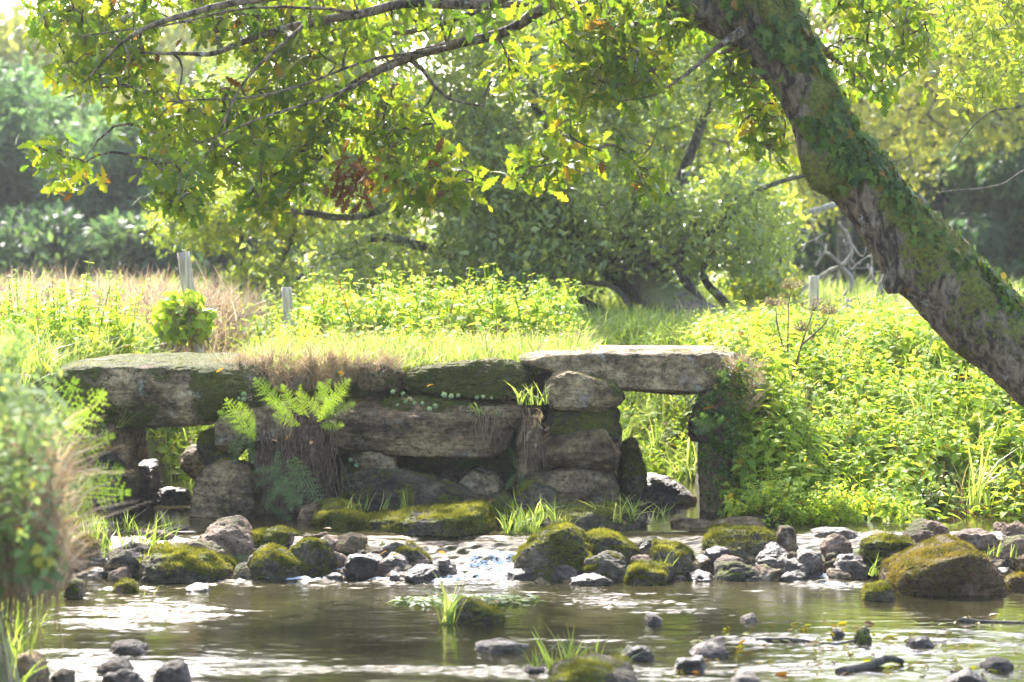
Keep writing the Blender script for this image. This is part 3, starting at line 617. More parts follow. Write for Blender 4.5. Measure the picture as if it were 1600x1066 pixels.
# ------------------------------------------------------------------ leaf shapes
def strip_leaf(prof, fold=.25, curl=.15, stalk=0.):
    """prof: (y, halfwidth); two sides with a folded midrib"""
    V = []; F = []
    for y, h in prof:
        zc = -curl*y*y
        V += [(-h, y, zc+fold*h), (0, y, zc), (h, y, zc+fold*h)]
    for i in range(len(prof)-1):
        a = i*3; b = a+3
        for j in (0, 1): F += [(a+j, a+j+1, b+j+1), (a+j, b+j+1, b+j)]
    return np.array(V, float), np.array(F), np.zeros(len(V))
T_oak = strip_leaf([(0, .01), (.08, .02), (.16, .1), (.23, .06), (.34, .2), (.42, .1), (.56, .29), (.64, .13), (.77, .25), (.85, .12), (.93, .13), (1, .02)], .2, .25)
T_oak[0][:, 0] *= .86
T_oval = strip_leaf([(0, .01), (.25, .17), (.6, .2), (1, .01)], .3, .2)
T_simple = (np.array([(-.22, .45, .05), (0, 0, 0), (.22, .45, .05), (0, 1, -.1)]), np.array([(0, 1, 2), (0, 2, 3)]), np.zeros(4))
T_heart = strip_leaf([(0, .12), (.12, .3), (.35, .36), (.65, .22), (1, .01)], .25, .3)
T_ivy = strip_leaf([(0, .12), (.1, .36), (.25, .22), (.4, .42), (.58, .16), (1, .01)], .12, .2)
def blade(n=4, wd=.03, bend=.5):
    V = []; F = []
    for i in range(n):
        s = i/(n-1); h = wd*(1-s**1.5)+.001
        V += [(-h, bend*s*s, s*(1-.3*bend*s)), (h, bend*s*s, s*(1-.3*bend*s))]
    for i in range(n-1): a = 2*i; F += [(a, a+1, a+3), (a, a+3, a+2)]
    return np.array(V, float), np.array(F)
def rotz(a):
    c, s = np.cos(a), np.sin(a); z = np.zeros_like(c); o = np.ones_like(c)
    return np.stack([np.stack([c, -s, z], -1), np.stack([s, c, z], -1), np.stack([z, z, o], -1)], -2)
def T_tuft(k=10, wd=.03, spread=.12, seed=1):
    r = np.random.default_rng(seed); Vs = []; Fs = []; Rs = []; n = 0
    for i in range(k):
        V, F = blade(4, wd*r.uniform(.6, 1.3), r.uniform(.1, 1.1)); V = V*r.uniform(.45, 1.1)
        V = V@rotz(np.array([r.uniform(0, 6.28)]))[0].T+np.array([r.normal()*spread, r.normal()*spread, 0])
        Vs.append(V); Fs.append(F+n); n += len(V); Rs.append(np.full(len(V), r.uniform(.01, .99)))
    return np.vstack(Vs), np.vstack(Fs), np.concatenate(Rs)
def T_plant(pairs=7, leaf=T_heart, ls=.16, seed=1, top=.35, up=.2):
    """upright stem with leaves in opposite pairs, unit height"""
    r = np.random.default_rng(seed); A = []; n = 0; Vs = []; Fs = []; Rs = []
    def put(V, F, q):
        nonlocal n
        Vs.append(V); Fs.append(F+n); Rs.append(np.full(len(V), q)); n += len(V)
    sx, sy = r.uniform(-.15, .15, 2)
    V, F = tube(np.array([(0, 0, 0), (sx*.4, sy*.4, .5), (sx, sy, 1)]), [.014, .011, .005], 3, False); put(V, F, .3)
    a = r.uniform(0, 6)
    for i in range(pairs):
        s = min(1, .12+.88*(i/(pairs-1))+r.uniform(-.05, .05)); a += 1.57+r.uniform(-.3, .3); sz = ls*(1.15-.85*max(0, (s-top))/(1-top+.01) if s > top else .9)*r.uniform(.8, 1.2)
        for d in (0, math.pi):
            if r.random() < .08: continue
            h = a+d; D = norm(np.array([[math.cos(h), math.sin(h), up+r.uniform(-.75, .4)]])); M = frames(D, np.array([[0, 0, 1.]]))[0]
            V = (leaf[0]*sz)@M.T+np.array([sx*s*s, sy*s*s, s])+D[0]*sz*.25; put(V, leaf[1], r.uniform(.01, .99))
    D = norm(np.array([[.2, .1, 1]])); 
    return np.vstack(Vs), np.vstack(Fs), np.concatenate(Rs)
PLANTS = [T_plant(7, ls=.28, seed=s) for s in range(8)]
NETT = [T_plant(8+s % 3, ls=.15+.02*(s % 4), seed=10+s, leaf=T_heart) for s in range(8)]
TUFTS = [T_tuft(12, seed=s) for s in range(4)]
def scatter(name, TT, pos, h, mat, label, cat, lean=.15, kind='stuff', yl=.35, parent=None, rlo=0., rhi=1.):
    n = len(pos); which = rng.integers(len(TT), size=n); A = Acc()
    for k, T in enumerate(TT):
        ii = np.where(which == k)[0]
        if not len(ii): continue
        m_ = len(ii); up = norm(np.c_[rng.normal(size=(m_, 2))*lean, np.ones(m_)])
        x = norm(np.cross(np.c_[np.cos(a_ := rng.random(m_)*6.28), np.sin(a_), 0*a_], up)); M = np.stack([x, np.cross(up, x), up], -1)
        S = h*(1-yl+2*yl*rng.random(m_))
        V, F, r = instance(T, pos[ii], M, S, rng.random(m_)*(rhi-rlo)+rlo)
        A.add(V, F, r)
    o = A.build(name, mat, parent)
    if parent is None: tag(o, label, cat, kind=kind)
    return o
def gpos(xy, dz=-.02): return np.c_[xy, ground_h(xy[:, 0], xy[:, 1])+dz]
def area(x0, x1, y0, y1, n, thr=-9, s=1.2, seed=0):
    return samp([(x0, y0), (x1, y0), (x1, y1), (x0, y1)], n, thr, s, seed)
# ------------------------------------------------------------------ trees
def limb_px(pts, k=6):
    """pts: (px, py, Y, radius) -> smooth 3-D path"""
    p = np.array(pts, float); W = at(p[:, 0], p[:, 1], p[:, 2]); Q = catmull(np.c_[W, p[:, 3]], k); return Q[:, :3], Q[:, 3]
def bark_mat(name, lo, hi, mosscol=None, moss=.0, scale=1., lich=(.4, .4, .34), lichen=.3):
    m, t, o = newmat(name)
    tc = nd(t, 'ShaderNodeTexCoord'); mp = nd(t, 'ShaderNodeMapping', Scale=(5*scale, 5*scale, 2.2*scale)); t.links.new(tc.outputs['Object'], mp.inputs[0])
    n1 = nd(t, 'ShaderNodeTexNoise', Scale=3., Detail=9., Roughness=.7, Distortion=.6); t.links.new(mp.outputs[0], n1.inputs[0])
    n2 = nd(t, 'ShaderNodeTexNoise', Scale=4.2*scale, Detail=6., Roughness=.65); t.links.new(tc.outputs['Object'], n2.inputs[0])
    n3 = nd(t, 'ShaderNodeTexNoise', Scale=45., Detail=4.); t.links.new(tc.outputs['Object'], n3.inputs[0])
    base = ramp(t, [(.42, lo), (.59, hi)], n1.outputs[0]).outputs[0]
    lf = ramp(t, [(.57, (0, 0, 0)), (.61, (1, 1, 1))], mth(t, 'ADD', mth(t, 'MULTIPLY', n2.outputs[0], .75), mth(t, 'MULTIPLY', n3.outputs[0], .25))).outputs[0]
    base = mixc(t, mth(t, 'MULTIPLY', lf, lichen), base, lich)
    h = mth(t, 'ADD', n1.outputs[0], mth(t, 'MULTIPLY', n3.outputs[0], .25))
    if mosscol:
        ma = nd(t, 'ShaderNodeAttribute', _attribute_name='moss')
        f = mth(t, 'ADD', mth(t, 'ADD', ma.outputs['Fac'], mth(t, 'MULTIPLY', mth(t, 'SUBTRACT', n2.outputs[0], .5), 2.)), mth(t, 'MULTIPLY', mth(t, 'SUBTRACT', n3.outputs[0], .5), .8))
        f = ramp(t, [(.42, (0, 0, 0)), (.62, (1, 1, 1))], f).outputs[0]
        mc = ramp(t, [(.35, tuple(c*.4 for c in mosscol)), (.65, mosscol)], n3.outputs[0]).outputs[0]
        base = mixc(t, f, base, mc)
    p = nd(t, 'ShaderNodeBsdfPrincipled', Roughness=.9); t.links.new(base, p.inputs['Base Color'])
    b = nd(t, 'ShaderNodeBump', Strength=1., Distance=.03); t.links.new(h, b.inputs['Height']); t.links.new(b.outputs[0], p.inputs['Normal']); t.links.new(p.outputs[0], o.inputs[0])
    return m
M_barkoak = bark_mat('oak_bark', (.03, .02, .012), (.25, .185, .12), (.15, .16, .018), scale=1.2, lichen=.7)
M_bark = bark_mat('grey_bark', (.06, .05, .04), (.22, .19, .15), lichen=.6)
M_barkd = bark_mat('dark_bark', (.03, .025, .018), (.13, .11, .08), lichen=.5)
M_barkm = bark_mat('mossy_willow_bark', (.03, .024, .016), (.15, .12, .085), (.13, .14, .02), lichen=.4)
M_dead = bark_mat('dead_wood', (.22, .19, .15), (.46, .42, .36), lichen=.2)

class Skel:
    def __init__(s): s.P = np.zeros((0, 3)); s.A = Acc()
    def limb(s, P, Rr, n=8):
        V, F = tube(P, Rr, n); s.A.add(V, F); s.P = np.vstack([s.P, P])
    def attach(s, C, r0=.012, droop=.12, wob=.12, acc=None, nseg=5):
        acc = acc or s.A; order = np.argsort([np.min(((s.P-c)**2).sum(1)) for c in C]) if len(C) < 4000 else np.arange(len(C))
        P = list(s.P); arr = np.zeros((len(P)+len(C)*nseg, 3)); k = len(P); arr[:k] = s.P
        for i in order:
            c = C[i]; d2 = ((arr[:k]-c)**2).sum(1); j = np.argmin(d2); a = arr[j]; L = math.sqrt(d2[j])
            if L < 1e-3: continue
            t_ = np.linspace(0, 1, nseg)[:, None]
            w1 = rng.normal(size=3)*wob*L; path = a+(c-a)*t_+w1*np.sin(t_*math.pi)+np.array([0, 0, droop*L])*np.sin(t_*math.pi)
            V, F = tube(path, np.linspace(r0*min(1.4, .55+L), r0*.28, nseg), 4 if L > .5 else 3, False); acc.add(V, F)
            arr[k:k+nseg-1] = path[1:]; k += nseg-1
        s.P = arr[:k]
def leafballs(C, n, rad, T, size, down=.3, svar=.4, axis=None, flat=1.):
    """n leaves around every centre"""
    m_ = len(C)*n; P = np.repeat(C, n, 0)+norm(rng.normal(size=(m_, 3)))*np.array([1, 1, flat])*(rng.random((m_, 1))**.5)*rad
    D = norm(rng.normal(size=(m_, 3))+np.array([0, 0, -down]))
    S = size*(1-svar+2*svar*rng.random(m_))
    cl = np.repeat(rng.random(len(C)), n); rn = np.clip(.55*cl+.5*rng.random(m_), 0, .999)
    return instance(T, P, frames(D, rdir(m_, .6)), S, rn)
def thin(C, sc_=1.6, thr=-.1, seed=0):
    return C[fbm(C*sc_, 3, seed) > thr]

# --- the oak
oak = empty('oak_tree', tuple(at(1640, 640, 16.2))); tag(oak, 'big leaning oak with ivied mossy trunk, its leafy branches hanging over the bridge', 'tree')
OY = 16.2
trunkc = [(1850, 860, OY, .48), (1790, 730, OY, .36), (1700, 635, OY, .29), (1605, 558, OY, .25), (1512, 476, OY, .25), (1428, 392, OY, .23), (1348, 292, OY, .19), (1294, 205, OY, .172), (1252, 128, OY, .172), (1200, 45, OY, .22), (1160, -50, OY, .27), (1120, -240, OY, .25), (1090, -480, OY+.2, .18)]
TP, TR = limb_px(trunkc, 14)
def tube_disp(P, Rr, n, amp, sc_, seed):
    V, F = tube(P, Rr, n); c = np.repeat(P, n, 0); c = np.vstack([c, P[:1], P[-1:]]); N = norm(V-c+1e-9)
    q = V*np.array([sc_, sc_, sc_*.5]); ridge = 1-np.abs(fbm(q*1.5, 3, seed))*2
    V = V+N*(amp*(fbm(V*2.2, 3, seed+1)*1.4+ridge*.35)+.006*fbm(V*40, 3, seed+2))[:, None]; return V, F, N
V, F, N = tube_disp(TP, TR, 110, .045, 9, 3)
# burr and cut knot
def bump(V, N, c, r, h): d = np.linalg.norm(V-c, axis=1); return V+norm(V-TPc(V))*(h*np.exp(-(d/r)**2))[:, None]
def TPc(V):
    out = np.empty_like(V)
    for i in range(0, len(V), 4000):
        d = ((V[i:i+4000, None]-TP[None])**2).sum(2); out[i:i+4000] = TP[d.argmin(1)]
    return out
V = bump(V, N, at(1262, 262, OY-.12), .16, .1); V = bump(V, N, at(1285, 290, OY-.15), .1, .07); V = bump(V, N, at(1402, 432, OY-.12), .1, .07)
side = N[:, 0]*.7+N[:, 2]*.5; mo = np.clip(.55+.5*side+.5*fbm(V*3.5, 3, 8), 0, 1); bh = np.linalg.norm(V-at(1275, 272, OY-.2), axis=1); mo = np.maximum(mo, 1.0*np.exp(-(bh/.22)**2))
tr = mkmesh('trunk', V, F, M_barkoak, oak, smooth=True, attrs=dict(moss=mo))
fur(V, N, np.clip(mo-.1, 0, 1), F, 16000, .016, M_moss, tr, .3)
kn = at(1396, 441, OY-.14); V, F = ico(4); V = V*np.array([.075, .05, .075]); V = V*(1+.12*fbm(V*30, 3, 4))[:, None]+kn; mkmesh('knot', V, F, M_barkoak, oak, smooth=True, attrs=dict(moss=np.full(len(V), .1)))
sk = Skel(); limbs = [
 [(1215, 60, 16.2, .2), (1110, 20, 16.3, .13), (1070, 0, 16.3, .1), (1000, -28, 16.4, .075), (930, -20, 16.5, .06), (850, 12, 16.5, .05), (790, 50, 16.6, .045), (700, 72, 16.6, .042), (620, 98, 16.6, .04), (560, 128, 16.7, .034), (522, 160, 16.7, .024), (520, 190, 16.7, .018), (478, 235, 16.8, .01)],
 [(640, 96, 16.6, .022), (700, 150, 16.4, .013), (760, 162, 16.4, .007)],
 [(545, 135, 16.7, .022), (490, 138, 16.6, .016), (430, 125, 16.6, .012), (330, 165, 16.7, .008)],
 [(1060, -20, 16.3, .08), (900, -50, 16.0, .06), (760, 5, 15.8, .045), (640, 8, 15.7, .04), (560, 22, 15.6, .036), (480, 35, 15.6, .032), (410, 52, 15.6, .026), (340, 80, 15.6, .02), (270, 84, 15.6, .014), (190, 80, 15.7, .008)],
 [(1000, -30, 16.5, .06), (860, 0, 16.9, .035), (760, 12, 17, .026), (660, 45, 17, .022), (560, 60, 17, .02), (480, 80, 17, .016), (440, 110, 17, .01)],
 [(900, -60, 15.6, .05), (700, -40, 15.2, .045), (520, -20, 15, .035), (300, 20, 15, .025), (200, 60, 15, .015), (130, 130, 15.1, .008)],
 [(620, 98, 15.9, .02), (520, 150, 15.5, .014), (400, 190, 15.3, .01), (300, 230, 15.3, .006)], [(700, 72, 16.2, .016), (560, 100, 15.6, .012), (420, 150, 15.3, .009), (260, 160, 15.2, .006)], [(480, 35, 15.5, .016), (380, 130, 15.3, .011), (330, 230, 15.3, .007), (280, 290, 15.4, .004)], [(560, 22, 15.4, .014), (420, 10, 15.1, .01), (250, 40, 15, .008), (120, 60, 15, .005)],
 [(1110, 25, 16.2, .07), (1060, 20, 16.3, .03), (1000, 36, 16.4, .02), (960, 28, 16.4, .016), (900, 22, 16.5, .012), (850, 40, 16.5, .008)],
 [(1160, 50, 16.0, .05), (1120, 75, 16.0, .022), (1080, 110, 16.1, .016), (1030, 145, 16.1, .012), (990, 155, 16.2, .008), (930, 158, 16.2, .005)],
 [(1110, 25, 16.3, .03), (1050, 50, 16.7, .014), (990, 80, 16.8, .01), (930, 130, 16.9, .007)],
 [(1250, 60, 16.4, .08), (1300, 90, 16.8, .03), (1340, 115, 17, .016), (1390, 140, 17, .008)],
 [(1230, -40, 16.4, .1), (1330, -30, 16.9, .04), (1420, 20, 17, .016)],
 [(1160, -80, 16.2, .15), (900, -260, 16.3, .12), (600, -300, 16.2, .09), (300, -260, 16, .06), (0, -160, 16, .03)],
 [(1130, -200, 16.2, .14), (1300, -350, 16.5, .1), (1600, -420, 16.8, .06)]]
for L in limbs: P, r = limb_px(L); sk.limb(P + .03*fbm(P*3, 3, 5)[:, None], np.where(r > .1, r, r*.78), 9)
regs = [
 ([(30, 0), (560, 0), (560, 110), (480, 220), (400, 270), (330, 250), (250, 330), (190, 290), (100, 280), (40, 230), (110, 120)], 15.4, 17.2, 400, .05),
 ([(60, -60), (560, -60), (560, 40), (60, 40)], 15.4, 17, 130, -.3),
 ([(230, 240), (320, 240), (300, 335), (250, 350)], 15, 16, 38, -.9),
 ([(400, 130), (560, 110), (860, 60), (865, 270), (740, 300), (600, 300), (480, 290), (430, 320), (380, 240)], 16.3, 17.8, 310, .06),
 ([(860, 10), (1080, 10), (1200, 130), (1215, 240), (1110, 225), (1000, 250), (930, 235), (860, 285)], 15.8, 17.6, 330, .02),
 ([(560, -40), (1060, -60), (1060, 30), (560, 60)], 15.5, 17.5, 130, -.1),
 ([(995, 255), (1035, 255), (1030, 300), (1000, 305)], 16.3, 16.6, 9, -.9), ([(1140, 165), (1235, 160), (1230, 240), (1170, 240)], 16.5, 17, 26, -.9),
 ([(380, 290), (450, 290), (430, 325), (395, 325)], 15.8, 16.3, 16, -.9), ([(1290, -60), (1420, -60), (1460, 20), (1440, 110), (1400, 155), (1330, 150), (1290, 60)], 16.2, 17.5, 120, -.25),
 ([(620, 260), (760, 260), (740, 310), (640, 330)], 15.8, 16.8, 45, -.5),
 ([(-100, -320), (700, -340), (700, -70), (-100, -70)], 15.2, 17.6, 90, .0),  # unseen upper crown, put in for its shade on the left leaves
 ([(-300, -420), (650, -420), (620, -90), (-200, -90)], 17.0, 18.6, 230, -.15),  # more out-of-view leaf clusters, added to shade the left crown
 ([(1000, -500), (1700, -520), (1700, -80), (1300, -80), (1000, -200)], 16, 18.2, 120, .0)]
Cs = []
for i, (pl, y0, y1, n, th) in enumerate(regs):
    q = samp(pl, n, th, .011, i); Cs.append(at(q[:, 0], q[:, 1], y0+(y1-y0)*rng.random(len(q))))
C = np.vstack(Cs); sk.attach(C, .014, .1, .1)
lb = sk.A.build('limbs', M_barkoak, oak, smooth=True); lb.name = 'branches'
ca = Acc(); V, F, r = leafballs(C, 8, .14, T_oak, .1, .5, .45); ca.add(V, F, r); ca.build('crown', M_oak, oak)
q = samp([(525, 250), (590, 245), (590, 300), (530, 310)], 16); C = at(q[:, 0], q[:, 1], 15.9+.2*rng.random(16)); ca = Acc(); V, F, r = leafballs(C, 4, .1, T_oak, .1, .9); ca.add(V, F, r); tag(ca.build('withered_leaves', M_oakb, oak), 'withered brown oak leaf cluster')

# --- ivy on the trunk
def ivy_on(n, px0, px1, s0, s1, sc_, name, label):
    A = Acc(); i = rng.integers(int(len(TP)*px0), int(len(TP)*px1), n); a = rng.normal(s0, s1, n)
    T = norm(np.gradient(TP, axis=0))[i]; side = norm(np.cross(T, np.array([0, 1., 0]))); side = side*np.sign(side[:, :1]+1e-9)
    D = norm(side*np.sin(a)[:, None]+np.array([0, -1., 0])*np.cos(a)[:, None]); P = TP[i]+D*(TR[i]*1.04+.012+.05*rng.random(n)**2)[:, None]+T*rng.normal(size=(n, 1))*.03
    keep = fbm(P*3.2, 3, 21) > (-.3 if s0 < .3 else -.12); P, D, T = P[keep], D[keep], T[keep]; m_ = len(P)
    V, F, r = instance(T_ivy, P, frames(norm(rdir(m_)*.6-T*.2+np.array([0, 0, -.9])+D*.3), D+rdir(m_)*.5), sc_*(.4+1.1*rng.random(m_))); A.add(V, F, r)
    for k in range(7):
        j = np.arange(int(len(TP)*px0), int(len(TP)*px1), 4); aa = s0+rng.normal()*s1+.25*np.sin(j*.15+k)
        Tt = norm(np.gradient(TP, axis=0))[j]; sd = norm(np.cross(Tt, np.array([0, 1., 0]))); sd *= np.sign(sd[:, :1]+1e-9)
        Dd = sd*np.sin(aa)[:, None]+np.array([0, -1., 0])*np.cos(aa)[:, None]; V, F = tube(TP[j]+Dd*(TR[j]*1.03)[:, None], .005, 4); A.add(V, F, .05)
    return A
A = ivy_on(2600, .52, .9, .12, .45, .066, '', ''); B = ivy_on(1300, .18, .55, .8, .3, .05, '', '')
A.add(np.concatenate(B.V), np.concatenate(B.F), np.concatenate(B.R)); tag(A.build('ivy', M_ivy), 'dark glossy ivy climbing the leaning oak trunk', 'climbing plant')

# --- beech sprays from the right
be = empty('beech_tree', (6.4, 20.5, .9)); tag(be, 'tree right of the frame whose thin yellow leaved sprays hang in the top corner', 'tree')
tk = Skel(); P = catmull([(6.4, 20.5, .7), (6.3, 20.5, 2.5), (6.5, 20.6, 4.5), (6.4, 20.8, 7)]); V, F = tube(P, np.linspace(.2, .08, len(P)), 12); mkmesh('trunk', V, F, M_bark, be, smooth=True)
tk.P = P
for L in [[(2060, 90, 20.5, .04), (1760, 130, 20, .022), (1600, 165, 19.8, .012), (1540, 180, 19.8, .008), (1480, 245, 19.8, .004)], [(2060, 60, 20.5, .04), (1760, 200, 20, .02), (1610, 262, 20, .01), (1560, 290, 20, .008), (1470, 300, 20, .004)],
          [(2060, -100, 20.5, .04), (1800, -60, 19.5, .02), (1560, -10, 19.5, .01), (1490, 25, 19.6, .007), (1420, 38, 19.6, .004)]]:
    P, r = limb_px(L); tk.limb(P, r, 6)
C = []
for pl, n in (([(1480, 0), (1640, -20), (1640, 175), (1540, 160), (1490, 110), (1440, 60)], 130), ([(1460, 120), (1610, 100), (1620, 190), (1560, 165), (1480, 180)], 26), ([(1400, -60), (1700, -60), (1700, 20), (1450, 20)], 80)):
    q = samp(pl, n, -.2, .012, 3); C.append(at(q[:, 0], q[:, 1], 19+1.6*rng.random(len(q))))
C = np.vstack(C); tk.attach(C, .007, .05, .08); tk.A.build('branches', M_bark, be, smooth=True)
A = Acc(); V, F, r = leafballs(C, 13, .17, T_oval, .07, .2, flat=.5); A.add(V, F, r); A.build('crown', M_yellow, be)

# --- the leaning sallow beyond the bridge
sa = empty('willow_tree', tuple(at(1130, 560, 27))); tag(sa, 'old leaning willow with dark twisted limbs and small grey green leaves behind the bridge', 'tree')
A = Acc()
TL = [[(1190, 600, 25, .26), (1130, 528, 25.4, .21), (1060, 480, 26.2, .19), (1000, 440, 27.6, .2), (930, 390, 28, .16), (860, 325, 28, .14), (770, 290, 28, .1), (690, 260, 28, .07)],
      [(1140, 580, 25, .26), (1060, 510, 25.6, .2), (1000, 430, 27.7, .16), (988, 360, 28, .12), (990, 280, 28, .1), (960, 190, 28, .08), (930, 80, 28, .06), (900, -60, 28, .04)]]
for L in TL: P, r = limb_px(L, 10); V, F, N = tube_disp(P, r, 28, .05, 8, 12); A.add(V, F)
V = np.concatenate(A.V); F = np.concatenate(A.F); mkmesh('trunk', V, F, M_barkm, sa, smooth=True, attrs=dict(moss=np.clip(.45+.6*fbm(V*2, 3, 4), 0, 1)))
ss = Skel()
for L in [[(860, 325, 28, .11), (895, 250, 28, .08), (840, 170, 28, .06), (820, 60, 28.3, .04)], [(1000, 440, 27.6, .14), (1080, 385, 27.2, .05), (1150, 330, 27, .035), (1190, 295, 27, .03), (1290, 268, 27, .02), (1400, 250, 27, .02)],
          [(930, 390, 28, .1), (850, 345, 27.5, .07), (760, 340, 27.8, .06), (640, 315, 28.2, .05), (560, 340, 28, .04), (470, 330, 27.8, .035), (395, 322, 27.8, .02)],
          [(930, 500, 27.8, .1), (860, 470, 27.8, .09), (780, 430, 28, .07), (700, 395, 28.2, .06), (600, 370, 28.2, .05), (520, 400, 28, .04), (460, 440, 28, .03), (420, 480, 28, .02)],
          [(700, 560, 28, .06), (685, 460, 28, .05), (690, 380, 28, .045), (740, 300, 28, .04), (760, 200, 28, .03)], [(1000, 560, 27.5, .1), (930, 490, 27.6, .08), (850, 470, 27.8, .06), (760, 480, 28, .05), (660, 500, 28, .03)],
          [(988, 360, 28, .09), (1060, 290, 28, .07), (1100, 180, 28, .05), (1160, 60, 28, .04)], [(770, 290, 28, .08), (680, 200, 28.5, .06), (560, 120, 28.6, .04), (450, 60, 28.6, .03)], [(1130, 525, 27, .1), (1090, 470, 26.8, .06), (1060, 400, 26.8, .05), (1090, 340, 26.8, .03)],
          [(1100, 570, 26.8, .1), (1000, 545, 26.6, .1), (950, 520, 26.8, .06), (880, 500, 27, .03)], [(1090, 560, 27, .05), (1010, 500, 26.8, .04), (960, 450, 27, .03), (900, 440, 27, .02)], [(1180, 545, 27.4, .07), (1130, 470, 27.4, .05), (1100, 420, 27.6, .04), (1140, 350, 27.6, .03)]]:
    P, r = limb_px(L); ss.limb(P+.05*fbm(P*2.5, 3, 5)[:, None], r, 8)
C = []
for i, (pl, n, th) in enumerate([([(330, 130), (520, 20), (1230, 20), (1240, 330), (1160, 430), (980, 400), (860, 475), (600, 470), (440, 430), (330, 360)], 1050, -.08), ([(640, 250), (960, 250), (960, 440), (660, 470)], 190, -.1), ([(300, -150), (1250, -150), (1250, 30), (400, 40)], 330, -.1), ([(1000, 290), (1235, 290), (1210, 430), (1080, 400)], 120, -.1), ([(930, 300), (1080, 300), (1080, 440), (960, 440)], 80, -.3)]):
    q = samp(pl, n, th, .009, 30+i); C.append(at(q[:, 0], q[:, 1], 26.4+3.2*rng.random(len(q))))
C = np.vstack(C); ss.attach(C, .013, .05, .12, nseg=4); ss.A.build('branches', M_barkd, sa, smooth=True)
A = Acc(); V, F, r = leafballs(C, 42, .36, T_simple, .095, .1); A.add(V, F, r); A.build('crown', M_sallow, sa)

# --- bushes of yellow green leaves behind and beside the willow
def bush(label, stems, polys, Y0, Y1, nl, rad, size, mat, base, name='shrub', cat='shrub', T=T_simple, r0=.02, bark=None):
    b = empty(name, base); tag(b, label, cat); s = Skel()
    for L in stems: P, r = limb_px(L); s.limb(P, r, 6)
    C = []
    for i, (pl, n, th) in enumerate(polys):
        q = samp(pl, n, th, .01, int(base[0]*3+i)+50); C.append(at(q[:, 0], q[:, 1], Y0+(Y1-Y0)*rng.random(len(q))))
    C = np.vstack(C); s.attach(C, r0, .03, .1, nseg=4); s.A.build('branches', bark or M_barkd, b, smooth=True)
    A = Acc(); V, F, r = leafballs(C, nl, rad, T, size, .1); A.add(V, F, r); A.build('crown', mat, b); return b
bush('bright yellow green bush at the left edge of the willow behind the leaning post', [[(330, 560, 31, .06), (340, 460, 31, .05), (320, 380, 31, .03)], [(400, 560, 31, .06), (420, 460, 31, .05), (470, 340, 31, .03)], [(360, 560, 31, .05), (380, 420, 31, .04), (370, 330, 31, .02)]],
     [([(255, 340), (330, 300), (480, 300), (560, 380), (520, 470), (330, 470), (270, 420)], 420, -.1)], 30, 32.5, 34, .35, .085, M_yellow, tuple(at(370, 540, 31)))
bush('tall yellow leaved tree behind the willow lighting its gaps', [[(800, 560, 35, .16), (790, 400, 35, .13), (760, 200, 35, .1), (740, 0, 35, .06)], [(790, 400, 35, .08), (900, 250, 35, .06), (960, 60, 35, .04)], [(780, 330, 35, .08), (640, 200, 35, .05), (560, 80, 35, .04)]],
     [([(480, 60), (1180, 30), (1200, 420), (1000, 500), (520, 470)], 780, -.05), ([(480, -100), (1180, -100), (1180, 40), (480, 60)], 120, -.1)], 33.5, 37, 30, .5, .12, M_yellow, tuple(at(800, 540, 35)), name='yellow_tree', cat='tree', r0=.03)
bush('loose yellow green bush between the willow trunk and the upright post', [[(1180, 545, 29, .05), (1190, 440, 29, .04), (1170, 340, 29, .03)], [(1200, 545, 29, .04), (1210, 450, 29, .03), (1230, 370, 29, .02)]],
     [([(1120, 280), (1220, 300), (1235, 420), (1210, 500), (1150, 480), (1130, 380)], 200, -.15)], 28.5, 30, 26, .25, .075, M_yellow, tuple(at(1190, 545, 29)))
bush('hazy pale leaved tree filling the top right behind the oak trunk', [[(1330, 500, 42, .16), (1320, 340, 42, .13), (1340, 150, 42, .1), (1360, 0, 42, .05)], [(1325, 300, 42, .08), (1420, 180, 42, .05), (1500, 60, 42, .03)], [(1330, 260, 42, .07), (1250, 180, 42, .04)]],
     [([(1200, 20), (1640, 0), (1640, 190), (1480, 230), (1400, 300), (1300, 330), (1210, 300)], 520, -.15), ([(1200, -120), (1700, -120), (1700, 10), (1200, 20)], 130, -.1)], 40, 44, 30, .6, .14, M_farl, tuple(at(1330, 500, 42)), name='pale_tree', cat='tree', r0=.03)
# bare bleached branches beside the oak trunk
dd = empty('dead_shrub', tuple(at(1300, 500, 30))); tag(dd, 'bare bleached curly branches below the oak burr', 'dead branch'); s = Skel(); A2 = Acc()
for L in [[(1330, 520, 30, .05), (1290, 500, 30, .05), (1230, 455, 30, .045), (1215, 420, 30, .035), (1225, 405, 30, .02)], [(1290, 500, 30, .04), (1330, 440, 30, .03), (1290, 400, 30, .02), (1270, 420, 30, .012)], [(1300, 510, 30, .04), (1370, 470, 30, .025), (1360, 420, 30, .015)],
          [(1240, 462, 30, .03), (1330, 400, 30, .025), (1310, 350, 30, .015)], [(1200, 345, 29.6, .03), (1290, 320, 29.6, .04), (1330, 315, 29.6, .03)], [(1420, 380, 30, .015), (1450, 330, 30, .02), (1440, 300, 30, .012)], [(1330, 520, 30, .04), (1420, 380, 30, .03), (1470, 350, 30, .02), (1455, 325, 30, .01)]]:
    P, r = limb_px(L); P = P+.12*fbm(P*2.5, 3, 3)[:, None]*np.array([1, 1, 1]); s.limb(P, r, 6)
q = samp([(1210, 350), (1400, 330), (1400, 470), (1240, 470)], 46); s.attach(at(q[:, 0], q[:, 1], 29.7+.7*rng.random(len(q))), .014, -.4, .35, nseg=7); s.A.build('branch', M_dead, dd, smooth=True)

